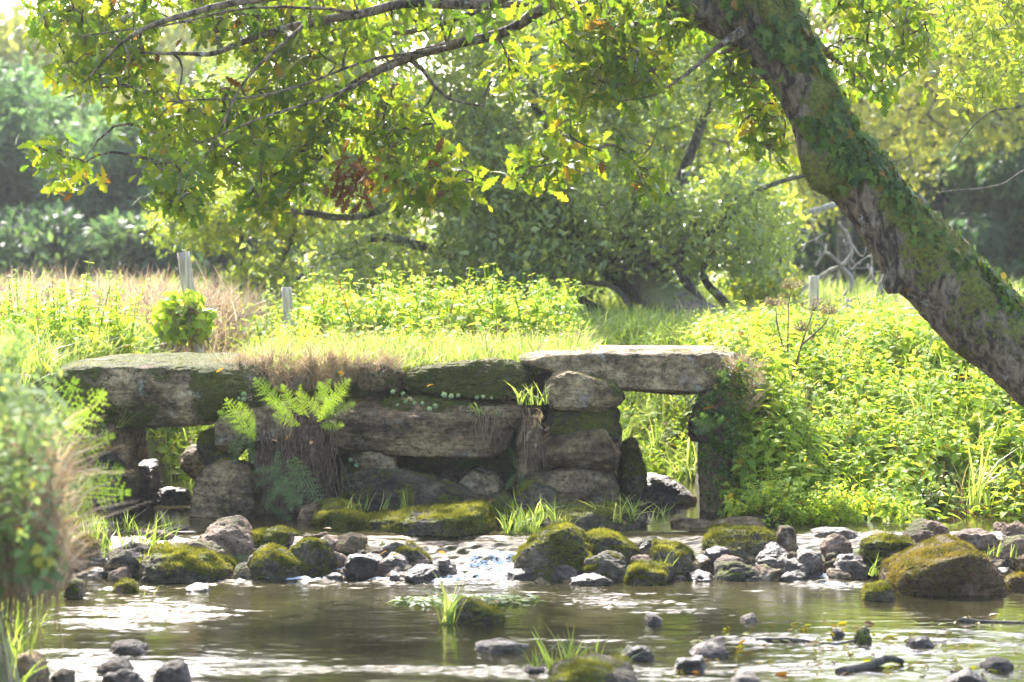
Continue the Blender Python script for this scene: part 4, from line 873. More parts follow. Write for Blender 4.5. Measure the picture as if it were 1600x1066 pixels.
# --- far woods
def far_tree(label, px, Y, zt, half, mat, name='far_tree', nl=16, nleaf=380, size=.3, lo=.1, grp=None, seed=1, drp=.2):
    r = np.random.default_rng(seed); X = (px-800)/FPX*Y; g_ = 1.0
    b = empty(name, (X, Y, g_)); tag(b, label, 'tree', grp); H = zt-g_
    P = catmull([(X, Y, g_-.3), (X+.2, Y, g_+H*.4), (X, Y, g_+H*.85)]); V, F = tube(P, np.linspace(.04*H, .01*H, len(P)), 8); mkmesh('trunk', V, F, M_barkd, b, smooth=True)
    A = Acc(); LB = Acc()
    for k in range(nl):
        u = r.uniform(lo, 1); w_ = half*math.sqrt(max(.05, 1-((u-.4)/.65)**2)); a = r.uniform(0, 6.28); rr = w_*r.uniform(.25, .85)
        c = np.array([X+rr*math.cos(a), Y+rr*math.sin(a), g_+H*u*.9]); lr = half*r.uniform(.26, .42)
        n = nleaf; d = norm(r.normal(size=(n, 3))); P_ = c+d*lr*np.array([1, 1, .7])*(.7+.35*r.random((n, 1)))*(1+.35*fbm(d*2.2+k, 2, k))[:, None]
        D = norm(d*.6+r.normal(size=(n, 3))*.7+np.array([0, 0, -drp])); V, F, q_ = instance(T_simple, P_, frames(D, norm(d+.5*r.normal(size=(n, 3)))), size*(.6+.8*r.random(n)), np.clip(.5*r.random()+.5*r.random(n), 0, .99)); A.add(V, F, q_)
        V, F = tube(np.array([P[int(len(P)*min(.9, u*.8))], (P[int(len(P)*min(.9, u*.8))]+c)/2+(0, 0, .2), c]), [.012*H, .008*H, .004*H], 5); LB.add(V, F)
    LB.build('branches', M_barkd, b); A.build('crown', mat, b); return b
far_tree('rounded bluish green tree at the far left edge', -60, 47, 5.6, 2.3, M_far, nl=30, nleaf=620, size=.19, lo=.02, seed=2)
far_tree('bluish green tree in the far wood, second from the left edge', 70, 50, 5.2, 2.2, M_far, nl=30, nleaf=620, size=.19, lo=.02, seed=3)
far_tree('dark bluish tree in the far wood left of the leaning post', 190, 46, 4.2, 2.0, M_far, nl=30, nleaf=620, size=.19, lo=.02, seed=4)
far_tree('far tree seen behind the bright bush by the leaning post', 330, 49, 4.8, 2.2, M_far, nl=22, nleaf=420, seed=5)
far_tree('far tree hidden mostly behind the left half of the willow', 500, 52, 5.5, 2.4, M_far, nl=18, nleaf=350, seed=15)
far_tree('far tree hidden mostly behind the right half of the willow', 1010, 54, 6, 2.6, M_far, nl=18, nleaf=350, seed=16)
far_tree('dark low bush at the foot of the far left wood', 0, 43, 2.5, 1.7, M_fard, nl=16, nleaf=400, size=.22, seed=6)
far_tree('dark low bush at the foot of the far wood beside the leaning post', 170, 43, 2.4, 1.7, M_fard, nl=16, nleaf=400, size=.22, seed=7)
far_tree('tall pale sunlit tree high behind the far left wood', 60, 80, 9.2, 3.8, M_farl, nl=26, nleaf=420, size=.42, seed=8)
far_tree('tall pale sunlit tree behind the left half of the willow', 300, 84, 10.5, 4.3, M_farl, nl=24, nleaf=400, size=.42, seed=9)
far_tree('dark drooping conifer just right of the upright post', 1345, 47, 5.2, 1.7, M_fard, 'far_conifer', nl=26, nleaf=520, size=.19, lo=.02, seed=10, drp=1.)
far_tree('dark drooping conifer right of the oak trunk', 1480, 46, 5.5, 1.8, M_fard, 'far_conifer', nl=26, nleaf=520, size=.19, lo=.02, seed=11, drp=1.)
far_tree('grey green drooping tree at the right edge of the far wood', 1590, 44, 4.6, 1.6, M_far, nl=26, nleaf=560, size=.2, seed=12, drp=1.)
far_tree('dark low tree behind the bare bleached branches', 1260, 49, 3.9, 1.5, M_fard, nl=20, nleaf=420, size=.22, seed=13, drp=.6)
far_tree('tall pale tree far behind the right edge wood', 1500, 100, 13, 5.5, M_farl, nl=24, nleaf=400, size=.42, seed=14)
r = random.Random(3)
for i in range(9):
    px = -200+i*250; far_tree('hazy tree of the distant wood on the skyline', px, 150+r.uniform(-8, 8), r.uniform(10, 13), 6.8, M_far, 'skyline_tree', nl=14, nleaf=260, size=.6, seed=40+i, grp='hazy trees on the skyline')

# ------------------------------------------------------------------ low plants
# right bank
def rb(n, y0, y1, x0, x1, thr=-9, seed=0):
    q = area(x0, x1, y0, y1, n, thr, 1.4, seed); return gpos(q)
p_ = np.vstack([rb(2600, 17.35, 20.2, 1.55, 5.2, -.25, 2), rb(1700, 20.2, 24.5, 1.9, 6.4, -.3, 3), gpos(area(3.3, 5.2, 15.6, 17.4, 260))])
p_ = p_[rng.random(len(p_)) < .9]; p_ = p_[~((p_[:, 0] > 2.95+.35*fbm(p_*1.7, 2, 5)) & (p_[:, 1] < 18.3) & (rng.random(len(p_)) < .85))]
scatter('nettle_bed', PLANTS, p_, .33, M_nettle, 'dense bright yellow green leafy plants covering the right bank', 'ground plants', lean=.35)
p_ = rb(700, 17.3, 22, 1.5, 5.4, 0.02, 9); p_ = p_[(p_[:, 0] < 2.9) | (p_[:, 1] > 18)]
scatter('bank_grass', TUFTS, p_, .26, M_grass, 'grass growing between the leafy plants of the right bank', 'grass')
p_ = gpos(area(2.9, 4.4, 16.9, 18.5, 150)); scatter('dead_bank_grass', [T_tuft(12, .012, .08, seed=90+s) for s in range(3)], p_, .26, M_stem, 'brown dead stems on the bare shaded earth below the leaning oak', 'dry grass', lean=.7)
q_ = area(1.5, 5.2, 17.5, 23, 210, .18, 1.3, 17); scatter('bramble_patches', [T_plant(7, ls=.3, seed=70+s) for s in range(3)], gpos(q_), .3, M_bramble, 'darker green broad leaved patches among the bright plants of the right bank', 'ground plants', lean=.5)
q_ = area(1.5, 5.4, 17.4, 23.5, 100, .05, 1.3, 27); scatter('dead_stems', [T_tuft(6, .012, .08, seed=95+s) for s in range(3)], gpos(q_), .42, M_stem, 'brown dead stems sticking out of the right bank plants', 'dead plants', lean=.35)
# meadow grass
p_ = gpos(np.vstack([area(-2.4, 8, 21.6, 27, 3600, -.5), area(-6, -2.4, 20.9, 22.0, 260), area(-4.6, -2.9, 17.6, 21.8, 900)])); scatter('meadow_grass', TUFTS, p_, .3, M_grass, 'green meadow grass beyond the bridge', 'grass', lean=.2)
p_ = gpos(np.vstack([area(-5.6, -2.5, 22.0, 25, 2600), area(-9, -3.4, 23.5, 30, 2200)])); scatter('dry_rushes', [T_tuft(12, .014, .1, seed=20+s) for s in range(3)], p_, .56, M_dry, 'pale dry rushes and seeding grass in the meadow at left', 'dry grass', lean=.25, kind='stuff')
p_ = gpos(np.vstack([area(1.6, 6, 24.5, 26, 500), area(-2.5, 9, 28, 34, 1700)])); scatter('dry_meadow_grass', [T_tuft(12, .014, .1, seed=40+s) for s in range(3)], p_, .32, M_dry, 'pale dry grass round the wire fence in the meadow at right', 'dry grass', lean=.25)
p_ = gpos(area(-12, 12, 28, 44, 4000)); scatter('far_grass', TUFTS, p_, .45, M_grass, 'distant meadow grass up to the woods', 'grass', lean=.2)
# nettles behind the bridge
px = [(-1.75+.05*k, 20.9) for k in range(1)]
p_ = gpos(np.vstack([area(-1.75, .6, 20.6, 22.4, 420, -.1, 1.5, 4), area(-3.0, .7, 22.6, 24.2, 230, -.1, 1.5, 4), area(-4.2, -3.0, 20.0, 20.8, 100, -.3, 1.5, 5), area(-4.4, -3.0, 19, 21, 130)]))
scatter('nettles', NETT, p_, .42, M_nettle, 'stand of nettles growing along the far side of the bridge', 'nettles', lean=.22, yl=.6)
p_ = gpos(np.vstack([area(-3.0, -1.7, 20.5, 23.5, 420), area(.45, 2.0, 20.6, 23.5, 480)])); scatter('upstream_plants', PLANTS, p_, .26, M_nettle, 'lit leafy plants on the upstream bank seen through the openings', 'ground plants', lean=.4)
p_ = gpos(np.vstack([area(-3.0, -1.7, 20.4, 23.5, 200), area(.45, 2.0, 20.5, 23.5, 260)])); scatter('upstream_grass', TUFTS, p_, .26, M_grass, 'lit grass on the upstream bank seen through the openings', 'grass', lean=.4)
p_ = gpos(np.vstack([area(-1.7, .55, 20.4, 22.6, 70, .0, 1.5, 4), area(-4, -2.9, 20.2, 21, 12)])); scatter('tall_nettles', NETT, p_, .62, M_nettle, 'taller nettle tops rising out of the stand behind the bridge', 'nettles', lean=.12, yl=.25)
# bridge top turf
q_ = np.vstack([area(-1.8, .6, 19.3, 20.7, 170, .0, 1.5, 44), area(-1.9, .6, 18.7, 19.6, 30)]); scatter('deck_weeds', NETT+PLANTS[:2], gpos(q_), .27, M_nettle, 'leafy weeds rising from the turf on the bridge deck', 'nettles', lean=.25, yl=.5)
p_ = gpos(area(-1.9, .55, 18.45, 21, 420, -.1, 1.5, 8)); scatter('dry_turf', [T_tuft(10, .01, .08, seed=80+s) for s in range(3)], p_, .27, M_dry, 'straw coloured dry grass mixed into the turf on the bridge', 'dry grass', lean=.35)
q_ = samp([(1100, 985), (1600, 960), (1620, 1060), (1050, 1060)], 210); Yq = FPX*(CAMZ+.225)/(q_[:, 1]-400); P = np.c_[(q_[:, 0]-800)/FPX*Yq, Yq, np.full(len(q_), -.212)]
A = Acc(); V, F, r = instance(T_oval, P, frames(norm(np.c_[rng.normal(size=(len(P), 2)), .1*rng.normal(size=len(P))]), np.array([[0, 0, 1.]])+.3*rng.normal(size=P.shape)), .03+.05*rng.random(len(P)), .8+.2*rng.random(len(P))); A.add(V, F, r); tag(A.build('leaf_litter', M_oak), 'dead leaves and bits floating on the near pool at right', 'leaf litter', kind='stuff')
p_ = gpos(np.vstack([area(-1.95, .62, 18.5, 20.1, 1500), area(-1.9, .2, 18.1, 18.5, 140)])); p_[:, 2] = np.maximum(p_[:, 2], .96); scatter('bridge_turf', TUFTS, p_, .2, M_grass, 'bright uneven turf on top of the bridge between the slabs', 'grass', lean=.3)
q = samp([(345, 575), (400, 560), (520, 562), (620, 565), (620, 590), (540, 600), (500, 610), (420, 620), (360, 610)], 420); p_ = at(q[:, 0], q[:, 1], 17.95+.2*rng.random(len(q)))
scatter('dry_thatch', [T_tuft(12, .012, .05, seed=30+s) for s in range(3)], p_, .17, M_dry, 'tangle of dry dead grass hanging beside the left slab', 'dry grass', lean=1.1)
q = samp([(1110, 590), (1150, 560), (1200, 580), (1180, 640), (1100, 680), (1090, 640)], 130); p_ = at(q[:, 0], q[:, 1], 17.85+.15*rng.random(len(q)))
scatter('dry_bank_grass', [T_tuft(12, .012, .05, seed=33+s) for s in range(3)], p_, .15, M_dry, 'dead grass hanging at the right end of the right slab', 'dry grass', lean=1.1)
p_ = gpos(area(1.5, 2.6, 17.2, 18.6, 420))
scatter('abutment_plants', PLANTS, p_, .2, M_nettle, 'small leafy plants clothing the right abutment', 'ground plants', lean=.9)
q = samp([(1078, 640), (1110, 610), (1160, 570), (1180, 620), (1140, 700), (1090, 680)], 50); q = np.vstack([q, samp([(1098, 640), (1140, 640), (1150, 800), (1104, 790)], 60)]); p_ = at(q[:, 0], q[:, 1], 17.74+.1*rng.random(len(q)))
scatter('slab_end_plants', PLANTS, p_, .14, M_bramble, 'small shaded leafy plants hanging round the right end of the right slab', 'ground plants', lean=.9)
# tufts with a place of their own
def tuft_thing(label, px, py, Y, h, k=1, wd=.03, mat=None, n=1, name='grass_tuft', spread=.1, z=None, lean=.25, grp=None):
    c = at(px, py, Y) if z is None else np.array([(px-800)/FPX*Y, Y, z]); P = c+np.c_[rng.normal(size=(n, 2))*spread, np.zeros(n)]*np.array([1, .5, 1])
    o = scatter(name, [T_tuft(9, wd, .06, seed=50+k), T_tuft(8, wd, .08, seed=60+k)], P, h, mat or M_grass, None, None, lean=lean, kind=None); tag(o, label, 'grass', grp)
tuft_thing('thick bright grass tuft at the right end of the long mossy ledge', 832, 830, 16.75, .2, n=16, spread=.13)
tuft_thing('bright grass along the middle of the grassy ledge', 905, 815, 16.95, .16, 2, n=16, spread=.22)
tuft_thing('bright grass tuft at the right end of the grassy ledge', 985, 815, 16.9, .17, 3, n=10, spread=.12)
tuft_thing('wiry grass tuft at the foot of the sloping mossy stone', 600, 800, 17.2, .15, 4, n=6, spread=.12, wd=.018)
tuft_thing('wiry grass tuft on the small mossy stone', 545, 800, 17.1, .15, 5, n=4, spread=.08, wd=.018)
tuft_thing('tuft of green grass growing between the top stones', 838, 632, 17.7, .2, 6, n=6, spread=.05)
tuft_thing('small grass tuft on the long dark face stone', 757, 648, 17.62, .13, 7, n=3, spread=.04, wd=.018, lean=.6)
tuft_thing('curling grass on the ledge of the left abutment', 110, 668, 17.6, .2, 8, n=12, spread=.18, wd=.015, lean=.5)
tuft_thing('short grass sprouting left of the flat slab rock', 172, 868, 16.3, .13, 9, n=4, spread=.06)
tuft_thing('grass blades in front of the flat slab rock', 213, 890, 15.95, .17, 10, n=3, spread=.05)
tuft_thing('grass blades in front of the left bank behind the blurred plants', 120, 842, 16.4, .16, 11, n=4, spread=.08)
tuft_thing('tall blurred grass standing in the middle of the pool', 703, 975, 14.0, .26, 12, n=4, spread=.04)
tuft_thing('blurred grass on the mossy mound near the bottom edge', 905, 1062, 12.4, .2, 13, n=9, spread=.12)
tuft_thing('grass blades left of the orange mossed boulder', 1400, 905, 15.75, .16, 14, n=4, spread=.07)
tuft_thing('grass blades behind the orange mossed boulder', 1550, 870, 16.1, .15, 15, n=4, spread=.1)
tuft_thing('grass blades on the leaning rock of the weir', 1045, 892, 15.95, .13, 16, n=2, spread=.03)
tuft_thing('grass blades in front of the rounded mossy boulder', 1358, 900, 15.85, .14, 17, n=2, spread=.03)
tuft_thing('clump of tall sword shaped leaves in the right bank', 1530, 790, 17.3, .55, 18, n=3, spread=.05, wd=.02, lean=.1)
tuft_thing('tall green blades standing above the right bank plants', 1448, 655, 18.9, .4, 19, n=2, spread=.03, wd=.015, lean=.05)
tuft_thing('tall green blades seen through the right opening', 1012, 700, 20.2, .5, 20, n=4, spread=.12, wd=.015, lean=.1)
tuft_thing('faint grass reflection tuft at the lower left pool edge', 128, 1000, 13.4, .2, 21, n=3, spread=.06) if False else None

# --- ferns
def frond_T(np_=20, seed=0):
    r = np.random.default_rng(seed); Vs = []; Fs = []; n = 0
    def quad(a, b, wd):
        nonlocal n
        d = norm(b-a); s = np.cross(d, (0, 0, 1.)); m_ = (a+b)/2
        Vs.extend([a, m_+s*wd, b, m_-s*wd]); Fs.extend([(n, n+1, n+2), (n, n+2, n+3)]); n += 4
    for i in range(np_):
        s = .12+.86*i/(np_-1)+r.uniform(-.012, .012); L = r.uniform(.82, 1.1)*.23*math.sin(math.pi*(1-s)**.75*.95+.08)*(1.05-.2*s); L = max(L, .02)
        for d in (-1, 1):
            base = np.array([0, s, 0]); tip = base+np.array([d*L, L*r.uniform(.2, .5), L*r.uniform(-.35, .15)])
            k = max(3, int(L/.042))
            for j in range(k):
                u = (j+.3)/k; c = base+(tip-base)*u; q = .036*(1-u*.75)
                for e in (-1, 1): quad(c, c+np.array([d*q*.45-e*q*.35*d*0, e*q, 0])+np.array([d*q*.3, 0, 0]), q*.3)
            quad(base, tip, .004)
    for i in range(6): quad(np.array([0, i/6, 0.]), np.array([0, (i+1)/6, 0.]), .006)
    return np.array(Vs), np.array(Fs), np.zeros(n)
FR = [frond_T(14), frond_T(16, 1)]
def bend(V, b):
    V = V.copy(); y = V[:, 1]; ang = b*y; V2 = V.copy()
    yy = np.where(np.abs(b) < 1e-3, y, np.sin(ang)/b); zz = -(1-np.cos(ang))/b
    V2[:, 1] = yy-V[:, 2]*0; V2[:, 2] = zz+V[:, 2]; return V2
def fern(label, fronds, base, mat, name='fern'):
    """fronds: (px0,py0,px1,py1,Y,bend) from root to tip"""
    f = empty(name, tuple(base)); tag(f, label, 'fern')
    for i, (x0, y0, x1, y1, Y, bd) in enumerate(fronds):
        a, b = at(x0, y0, Y), at(x1, y1, Y-.12); L = np.linalg.norm(b-a); T = FR[i % 2]; V = bend(T[0], bd)
        up = np.array([rng.normal()*.3, -1.0, .35+rng.normal()*.2]); k = V[:, 1].argmax(); tv = V[k]; th = math.atan2(tv[2], tv[1]); c_, s_ = math.cos(-th), math.sin(-th)
        V = np.c_[V[:, 0], V[:, 1]*c_-V[:, 2]*s_, V[:, 1]*s_+V[:, 2]*c_]/math.hypot(tv[1], tv[2])
        M = frames((b-a)[None], up[None])[0]; W = a+(V*L)@M.T; mkmesh('frond', W, T[1], mat, f, np.full(len(W), rng.random()))
fern('sunlit fern bunch on the ledge above the hanging roots', [(450, 650, 396, 590, 17.5, .9), (475, 650, 440, 600, 17.45, 1.0), (500, 650, 548, 592, 17.45, .9), (500, 655, 462, 612, 17.35, 1.2), (490, 640, 518, 592, 17.5, .8), (505, 655, 556, 630, 17.35, 1.2), (470, 665, 425, 648, 17.35, 1.2), (500, 665, 538, 664, 17.3, 1.3), (485, 655, 470, 600, 17.4, 1.0), (520, 650, 498, 596, 17.42, 1.0), (495, 660, 510, 622, 17.3, 1.4), (460, 655, 415, 622, 17.35, 1.1), (510, 640, 540, 612, 17.3, 1.3)], at(500, 655, 17.6), M_fern)
fern('yellow green fern in front of the square stone with pale top', [(400, 690, 352, 622, 17.45, .9), (403, 684, 340, 642, 17.4, .8), (400, 690, 398, 655, 17.35, 1.2), (398, 672, 372, 628, 17.4, 1.0), (400, 690, 362, 668, 17.35, 1.1)], at(400, 690, 17.55), M_fern)
fern('shaded fern drooping below the yellow green fern', [(382, 680, 366, 722, 17.45, .3), (390, 680, 395, 725, 17.4, .3), (375, 672, 358, 708, 17.42, .3)], at(385, 680, 17.55), M_fernd)
fern('large grey green fern frond hanging beside the roots', [(455, 708, 500, 790, 17.4, .4), (448, 712, 470, 788, 17.42, .4)], at(452, 708, 17.5), M_fernd)
fern('tangle of shaded ferns low against the pier', [(440, 730, 395, 738, 17.4, .3), (440, 735, 400, 760, 17.4, .4), (445, 740, 415, 795, 17.35, .4), (445, 740, 455, 800, 17.35, .4), (430, 760, 470, 792, 17.3, .4), (435, 700, 430, 760, 17.4, .2), (450, 745, 425, 780, 17.3, .4), (420, 790, 455, 812, 17.25, .4)], at(440, 735, 17.5), M_fernd)
fern('small fern in the cleft of the dark hollow', [(808, 735, 795, 700, 17.6, .3), (808, 735, 825, 770, 17.55, .4), (806, 740, 790, 765, 17.55, .4)], at(808, 735, 17.7), M_fernd)
fern('little fern under the right slab end on the abutment', [(1110, 670, 1080, 655, 17.5, .4), (1115, 670, 1095, 645, 17.5, .4), (1115, 672, 1130, 650, 17.5, .4), (1110, 672, 1084, 675, 17.5, .4)], at(1112, 670, 17.6), M_fernd)
fern('blurred bracken fronds leaning over the water from the left bank', [(60, 760, 205, 770, 11.6, .5), (70, 730, 165, 610, 11.5, .5), (60, 740, 180, 680, 11.4, .5), (80, 790, 170, 820, 11.6, .5), (50, 740, 120, 590, 11.6, .5), (90, 760, 195, 735, 11.8, .4), (60, 700, 140, 640, 11.3, .5), (40, 790, 140, 790, 11.2, .5)], at(60, 770, 11.7), M_fern, 'bracken')
# --- the blurred left bank
def leftp(poly, n, Y0, Y1): q = samp(poly, n); return at(q[:, 0], q[:, 1], Y0+(Y1-Y0)*rng.random(len(q)))
p_ = leftp([(-90, 600), (10, 620), (60, 680), (100, 790), (90, 900), (30, 930), (-90, 980)], 150, 9.4, 11.2); scatter('bank_leaves', PLANTS, p_, .2, M_lbank, 'blurred leafy plants overhanging the left bank close to the camera', 'ground plants', lean=.8)
p_ = leftp([(-80, 540), (10, 565), (60, 650), (90, 760), (40, 860), (-60, 860)], 95, 8.6, 10.4); scatter('near_plants', NETT, p_, .2, M_lbank, 'grey green blurred leaves rising at the left edge', 'ground plants', lean=.6)
p_ = leftp([(-60, 700), (70, 720), (105, 860), (90, 930), (-60, 950)], 420, 9.6, 11.4); scatter('hanging_dead_grass', [T_tuft(12, .012, .05, seed=70+s) for s in range(3)], p_-np.array([0, 0, 0]), .3, M_dry, 'brown dead grass and roots hanging down the near left bank', 'dry grass', lean=.5)
A = Acc()
for i in range(110):
    x = rng.uniform(-40, 92); y0 = rng.uniform(820, 900); Y = rng.uniform(10.9, 11.6); a = at(x, y0, Y); b = at(x+rng.normal()*8, y0+rng.uniform(60, 130), Y); V, F = tube(np.array([a, (a+b)/2+rng.normal(size=3)*.015, b]), [.005, .004, .002], 3, False); A.add(V, F, rng.random())
tag(A.build('hanging_roots', M_stem), 'brown roots dangling from the near left bank into the water', 'roots', kind='stuff')
p_ = gpos(area(-4, -2.2, 9.5, 17.3, 900)); scatter('left_bank_grass', TUFTS, p_, .25, M_grass, 'grass on top of the left bank', 'grass', lean=.4)
p_ = gpos(area(-4.2, -2.95, 12.5, 17.4, 240)); scatter('left_bank_plants', PLANTS, p_, .3, M_nettle, 'leafy plants on the left bank beside the weir', 'ground plants', lean=.4)
# --- reddish roots on the pier
A = Acc()
for i in range(190):
    x = rng.uniform(410, 524); y0 = rng.uniform(640, 750); a = at(x, y0, 17.55+.08*rng.random()); L = rng.uniform(50, 150)*(.5+.5*(x-410)/114); b = at(x+rng.normal()*12, min(y0+L, 800), 17.45+.1*rng.random()); m1 = (a*2+b)/3+rng.normal(size=3)*.02; m2 = (a+2*b)/3+rng.normal(size=3)*.025
    V, F = tube(catmull([a, m1, m2, b], 3), .0035*rng.uniform(.5, 1.6), 3, False); A.add(V, F)
tag(mkmesh('hanging_roots', np.concatenate(A.V), np.concatenate(A.F), M_root), 'curtain of fine reddish roots hanging over the middle of the pier', 'roots', kind='stuff')
A = Acc()
for i in range(40):
    x = rng.uniform(818, 850); y0 = rng.uniform(635, 670); a = at(x, y0, 17.6); b = at(x+rng.normal()*8, y0+rng.uniform(30, 85), 17.55); V, F = tube(np.array([a, (a+b)/2+rng.normal(size=3)*.02, b]), .003, 3, False); A.add(V, F, rng.random())
q = samp([(820, 645), (850, 640), (852, 700), (828, 700)], 30); P = at(q[:, 0], q[:, 1], 17.55); V, F, r = instance(T_oval, P, frames(rdir(30, -.6), rdir(30)), np.full(30, .06)); A.add(V, F, r)
tag(A.build('dead_plant', M_stem), 'dead leaves and stems dangling between the middle stones', 'dead plant')
A = Acc()
for i in range(34):
    x = rng.uniform(742, 775); y0 = rng.uniform(640, 655); a = at(x, y0, 17.58); b = at(x+rng.normal()*10, y0+rng.uniform(30, 60), 17.58); V, F = tube(np.array([a, (a+b)/2+rng.normal(size=3)*.01, b]), .002, 3, False); A.add(V, F, rng.random())
tag(A.build('dead_grass_tuft', M_stem), 'brown dead grass hanging over the long dark face stone', 'dry grass')
# --- pennywort
def disc():
    a = np.linspace(0, 2*math.pi, 11)[:-1]; r = 1+.06*np.cos(a*5); V = [(0, 0, -.2)]+[(math.cos(x)*q*.5, math.sin(x)*q*.5, .0) for x, q in zip(a, r)]
    return np.array(V), np.array([(0, 1+i, 1+(i+1) % 10) for i in range(10)]), np.zeros(11)
TD = disc(); TD[0][:, :2] *= .5
for label, pts in [('row of round pennywort leaves under the big mossy top stone', [(694, 617, 20), (705, 619, 18), (716, 618, 16), (745, 621, 14), (755, 620, 14), (768, 622, 10)]),
                   ('trail of round pennywort leaves on the long dark face stone', [(614, 612, 16), (630, 615, 14), (634, 628, 14), (648, 630, 14), (660, 630, 13), (671, 639, 18), (680, 634, 16), (621, 633, 11), (702, 646, 8), (735, 646, 9), (778, 648, 8)]),
                   ('three pennywort leaves on the small wedged stone', [(548, 718, 14), (557, 727, 15), (556, 720, 9)]), ('pair of pennywort leaves beside the left slab', [(381, 616, 18), (381, 624, 16), (373, 622, 10)])]:
    A = Acc()
    for x, y, s in pts:
        c = at(x, y, 17.5); D = norm(np.array([rng.normal()*.3, -1, .5])); M = np.stack([norm(np.cross(D, (0, 0, 1.))), np.cross(norm(np.cross(D, (0, 0, 1.))), D)*-1, D], -1)
        V, F, r = instance(TD, c[None], M[None], np.array([s/FPX*17.5])); A.add(V, F, rng.random()); V, F = tube(np.array([c, c+(0, .18, -.03)]), .002, 3, False); A.add(V, F, .5)
    tag(A.build('pennywort', M_penny), label, 'plant')
# --- fallen leaves: one mesh, copied
V, F, r = instance(T_oval, np.zeros((1, 3)), np.eye(3)[None], np.array([.07])); fl = mkmesh('fallen_leaf', V, F, M_oakb, None, np.full(len(V), .9))
spots = [(340, 568, 18.1), (352, 572, 18.0), (361, 569, 18.2), (370, 577, 17.9), (345, 580, 17.8), (533, 585, 17.9), (540, 556, 18.6), (673, 604, 17.75), (480, 572, 18), (508, 566, 18), (487, 862, 16.1), (576, 868, 16.2), (512, 828, 16.5), (600, 866, 16.1), (618, 868, 16.1), (690, 865, 16.1), (428, 690, 17.5), (450, 685, 17.5), (486, 693, 17.5), (500, 740, 17.5), (420, 805, 17.4), (300, 692, 20), (770, 785, 17.3), (975, 818, 16.8), (430, 740, 17.45), (468, 725, 17.45), (1105, 640, 17.7), (747, 966, 14.6)]
for i, (x, y, Y) in enumerate(spots):
    o = fl if i == 0 else fl.copy()
    if i: COL.objects.link(o)
    o.location = tuple(at(x, y, Y-.05)); o.rotation_euler = (rng.uniform(.2, 1.2), rng.uniform(-.5, .5), rng.uniform(0, 6.28)); s_ = rng.uniform(.6, 1.1); o.scale = (s_, s_, s_)
    tag(o, 'small orange brown dead leaf lying on the stones and roots', 'fallen leaf', 'fallen leaves scattered on the bridge and weir')
# --- posts and wire
M_post = plain('weathered_post', [(.35, (.24, .18, .13)), (.6, (.62, .53, .42))], 6, bump=.6, stretch=(6, 6, .5))
def post(label, x0, y0, x1, y1, Y, rad):
    a, b = at(x0, y0, Y), at(x1, y1, Y); a[2] = min(a[2], .9)
    P = np.linspace(a, b, 14); V, F = tube(P, rad*(1-.06*np.linspace(0, 1, 14)), 18); c = np.vstack([np.repeat(P, 18, 0), P[:1], P[-1:]]); N = norm(V-c+1e-9)
    V = V+N*(.006*fbm(V*np.array([30, 30, 3]), 3, 4))[:, None]; tag(mkmesh('fence_post', V, F, M_post, smooth=False), label, 'post', 'round wooden fence posts')
post('leaning grey fence post with climbing plant round its foot', 312, 555, 286, 394, 20.4, .054)
post('short grey post left of the nettles, standing beyond the bridge', 455, 520, 448, 449, 20.5, .043)
post('upright pale post to the left of the oak trunk', 1273, 530, 1272, 431, 21.6, .046)
post('short thin post carrying the wire beside the upright post', 1326, 530, 1326, 466, 22.6, .034)
M_wire = plain('wire', [(.3, (.25, .25, .25)), (.7, (.45, .45, .45))], 40, rough=.4)
A = Acc()
for pts in ([(1272, 482, 21.55), (1326, 487, 22.5), (1420, 482, 22.4), (1600, 467, 22), (1700, 455, 21.6)], [(1272, 497, 21.55), (1326, 498, 22.5), (1420, 493, 22.4), (1600, 486, 22), (1700, 480, 21.6)]):
    W = catmull([at(*q) for q in pts], 40)
    for ph in (0, math.pi):
        s = np.arange(len(W)); off = np.stack([0*s, np.cos(s*1.9+ph), np.sin(s*1.9+ph)], -1)*.006; V, F = tube(W+off, .0035, 4, False); A.add(V, F)
    for i in range(2, len(W)-2, 3):
        for k in range(2): d = rdir(1)[0]*.03; V, F = tube(np.array([W[i]-d, W[i]+d]), .0025, 3, False); A.add(V, F)
tag(mkmesh('barbed_wire', np.concatenate(A.V), np.concatenate(A.F), M_wire), 'two strands of barbed wire running right from the upright pale post', 'wire')
# climbing plant on leaning post
cp = empty('climbing_plant', tuple(at(300, 545, 20.3))); tag(cp, 'leafy climbing plant bundled round the leaning post', 'climbing plant')
A = Acc()
for i in range(26):
    x = rng.normal(290, 16); P = catmull([at(x+rng.normal()*10, 545, 20.2+rng.normal()*.08), at(x+rng.normal()*12, 510, 20.2+rng.normal()*.1), at(x+rng.normal()*18, 478, 20.15+rng.normal()*.1), at(x+rng.normal()*25, 490, 20.1)], 4); V, F = tube(P, .004, 3, False); A.add(V, F, rng.random())
A.build('stems', M_dry, cp)
q = samp([(238, 500), (250, 470), (285, 452), (310, 462), (330, 490), (325, 520), (300, 530), (250, 530)], 330); P = at(q[:, 0], q[:, 1], 20.05+.4*rng.random(len(q))); A = Acc(); V, F, r = instance(T_heart, P, frames(rdir(len(P), -.5), rdir(len(P), .3)), .07+.05*rng.random(len(P))); A.add(V, F, r); A.build('leaves', M_nettle, cp)
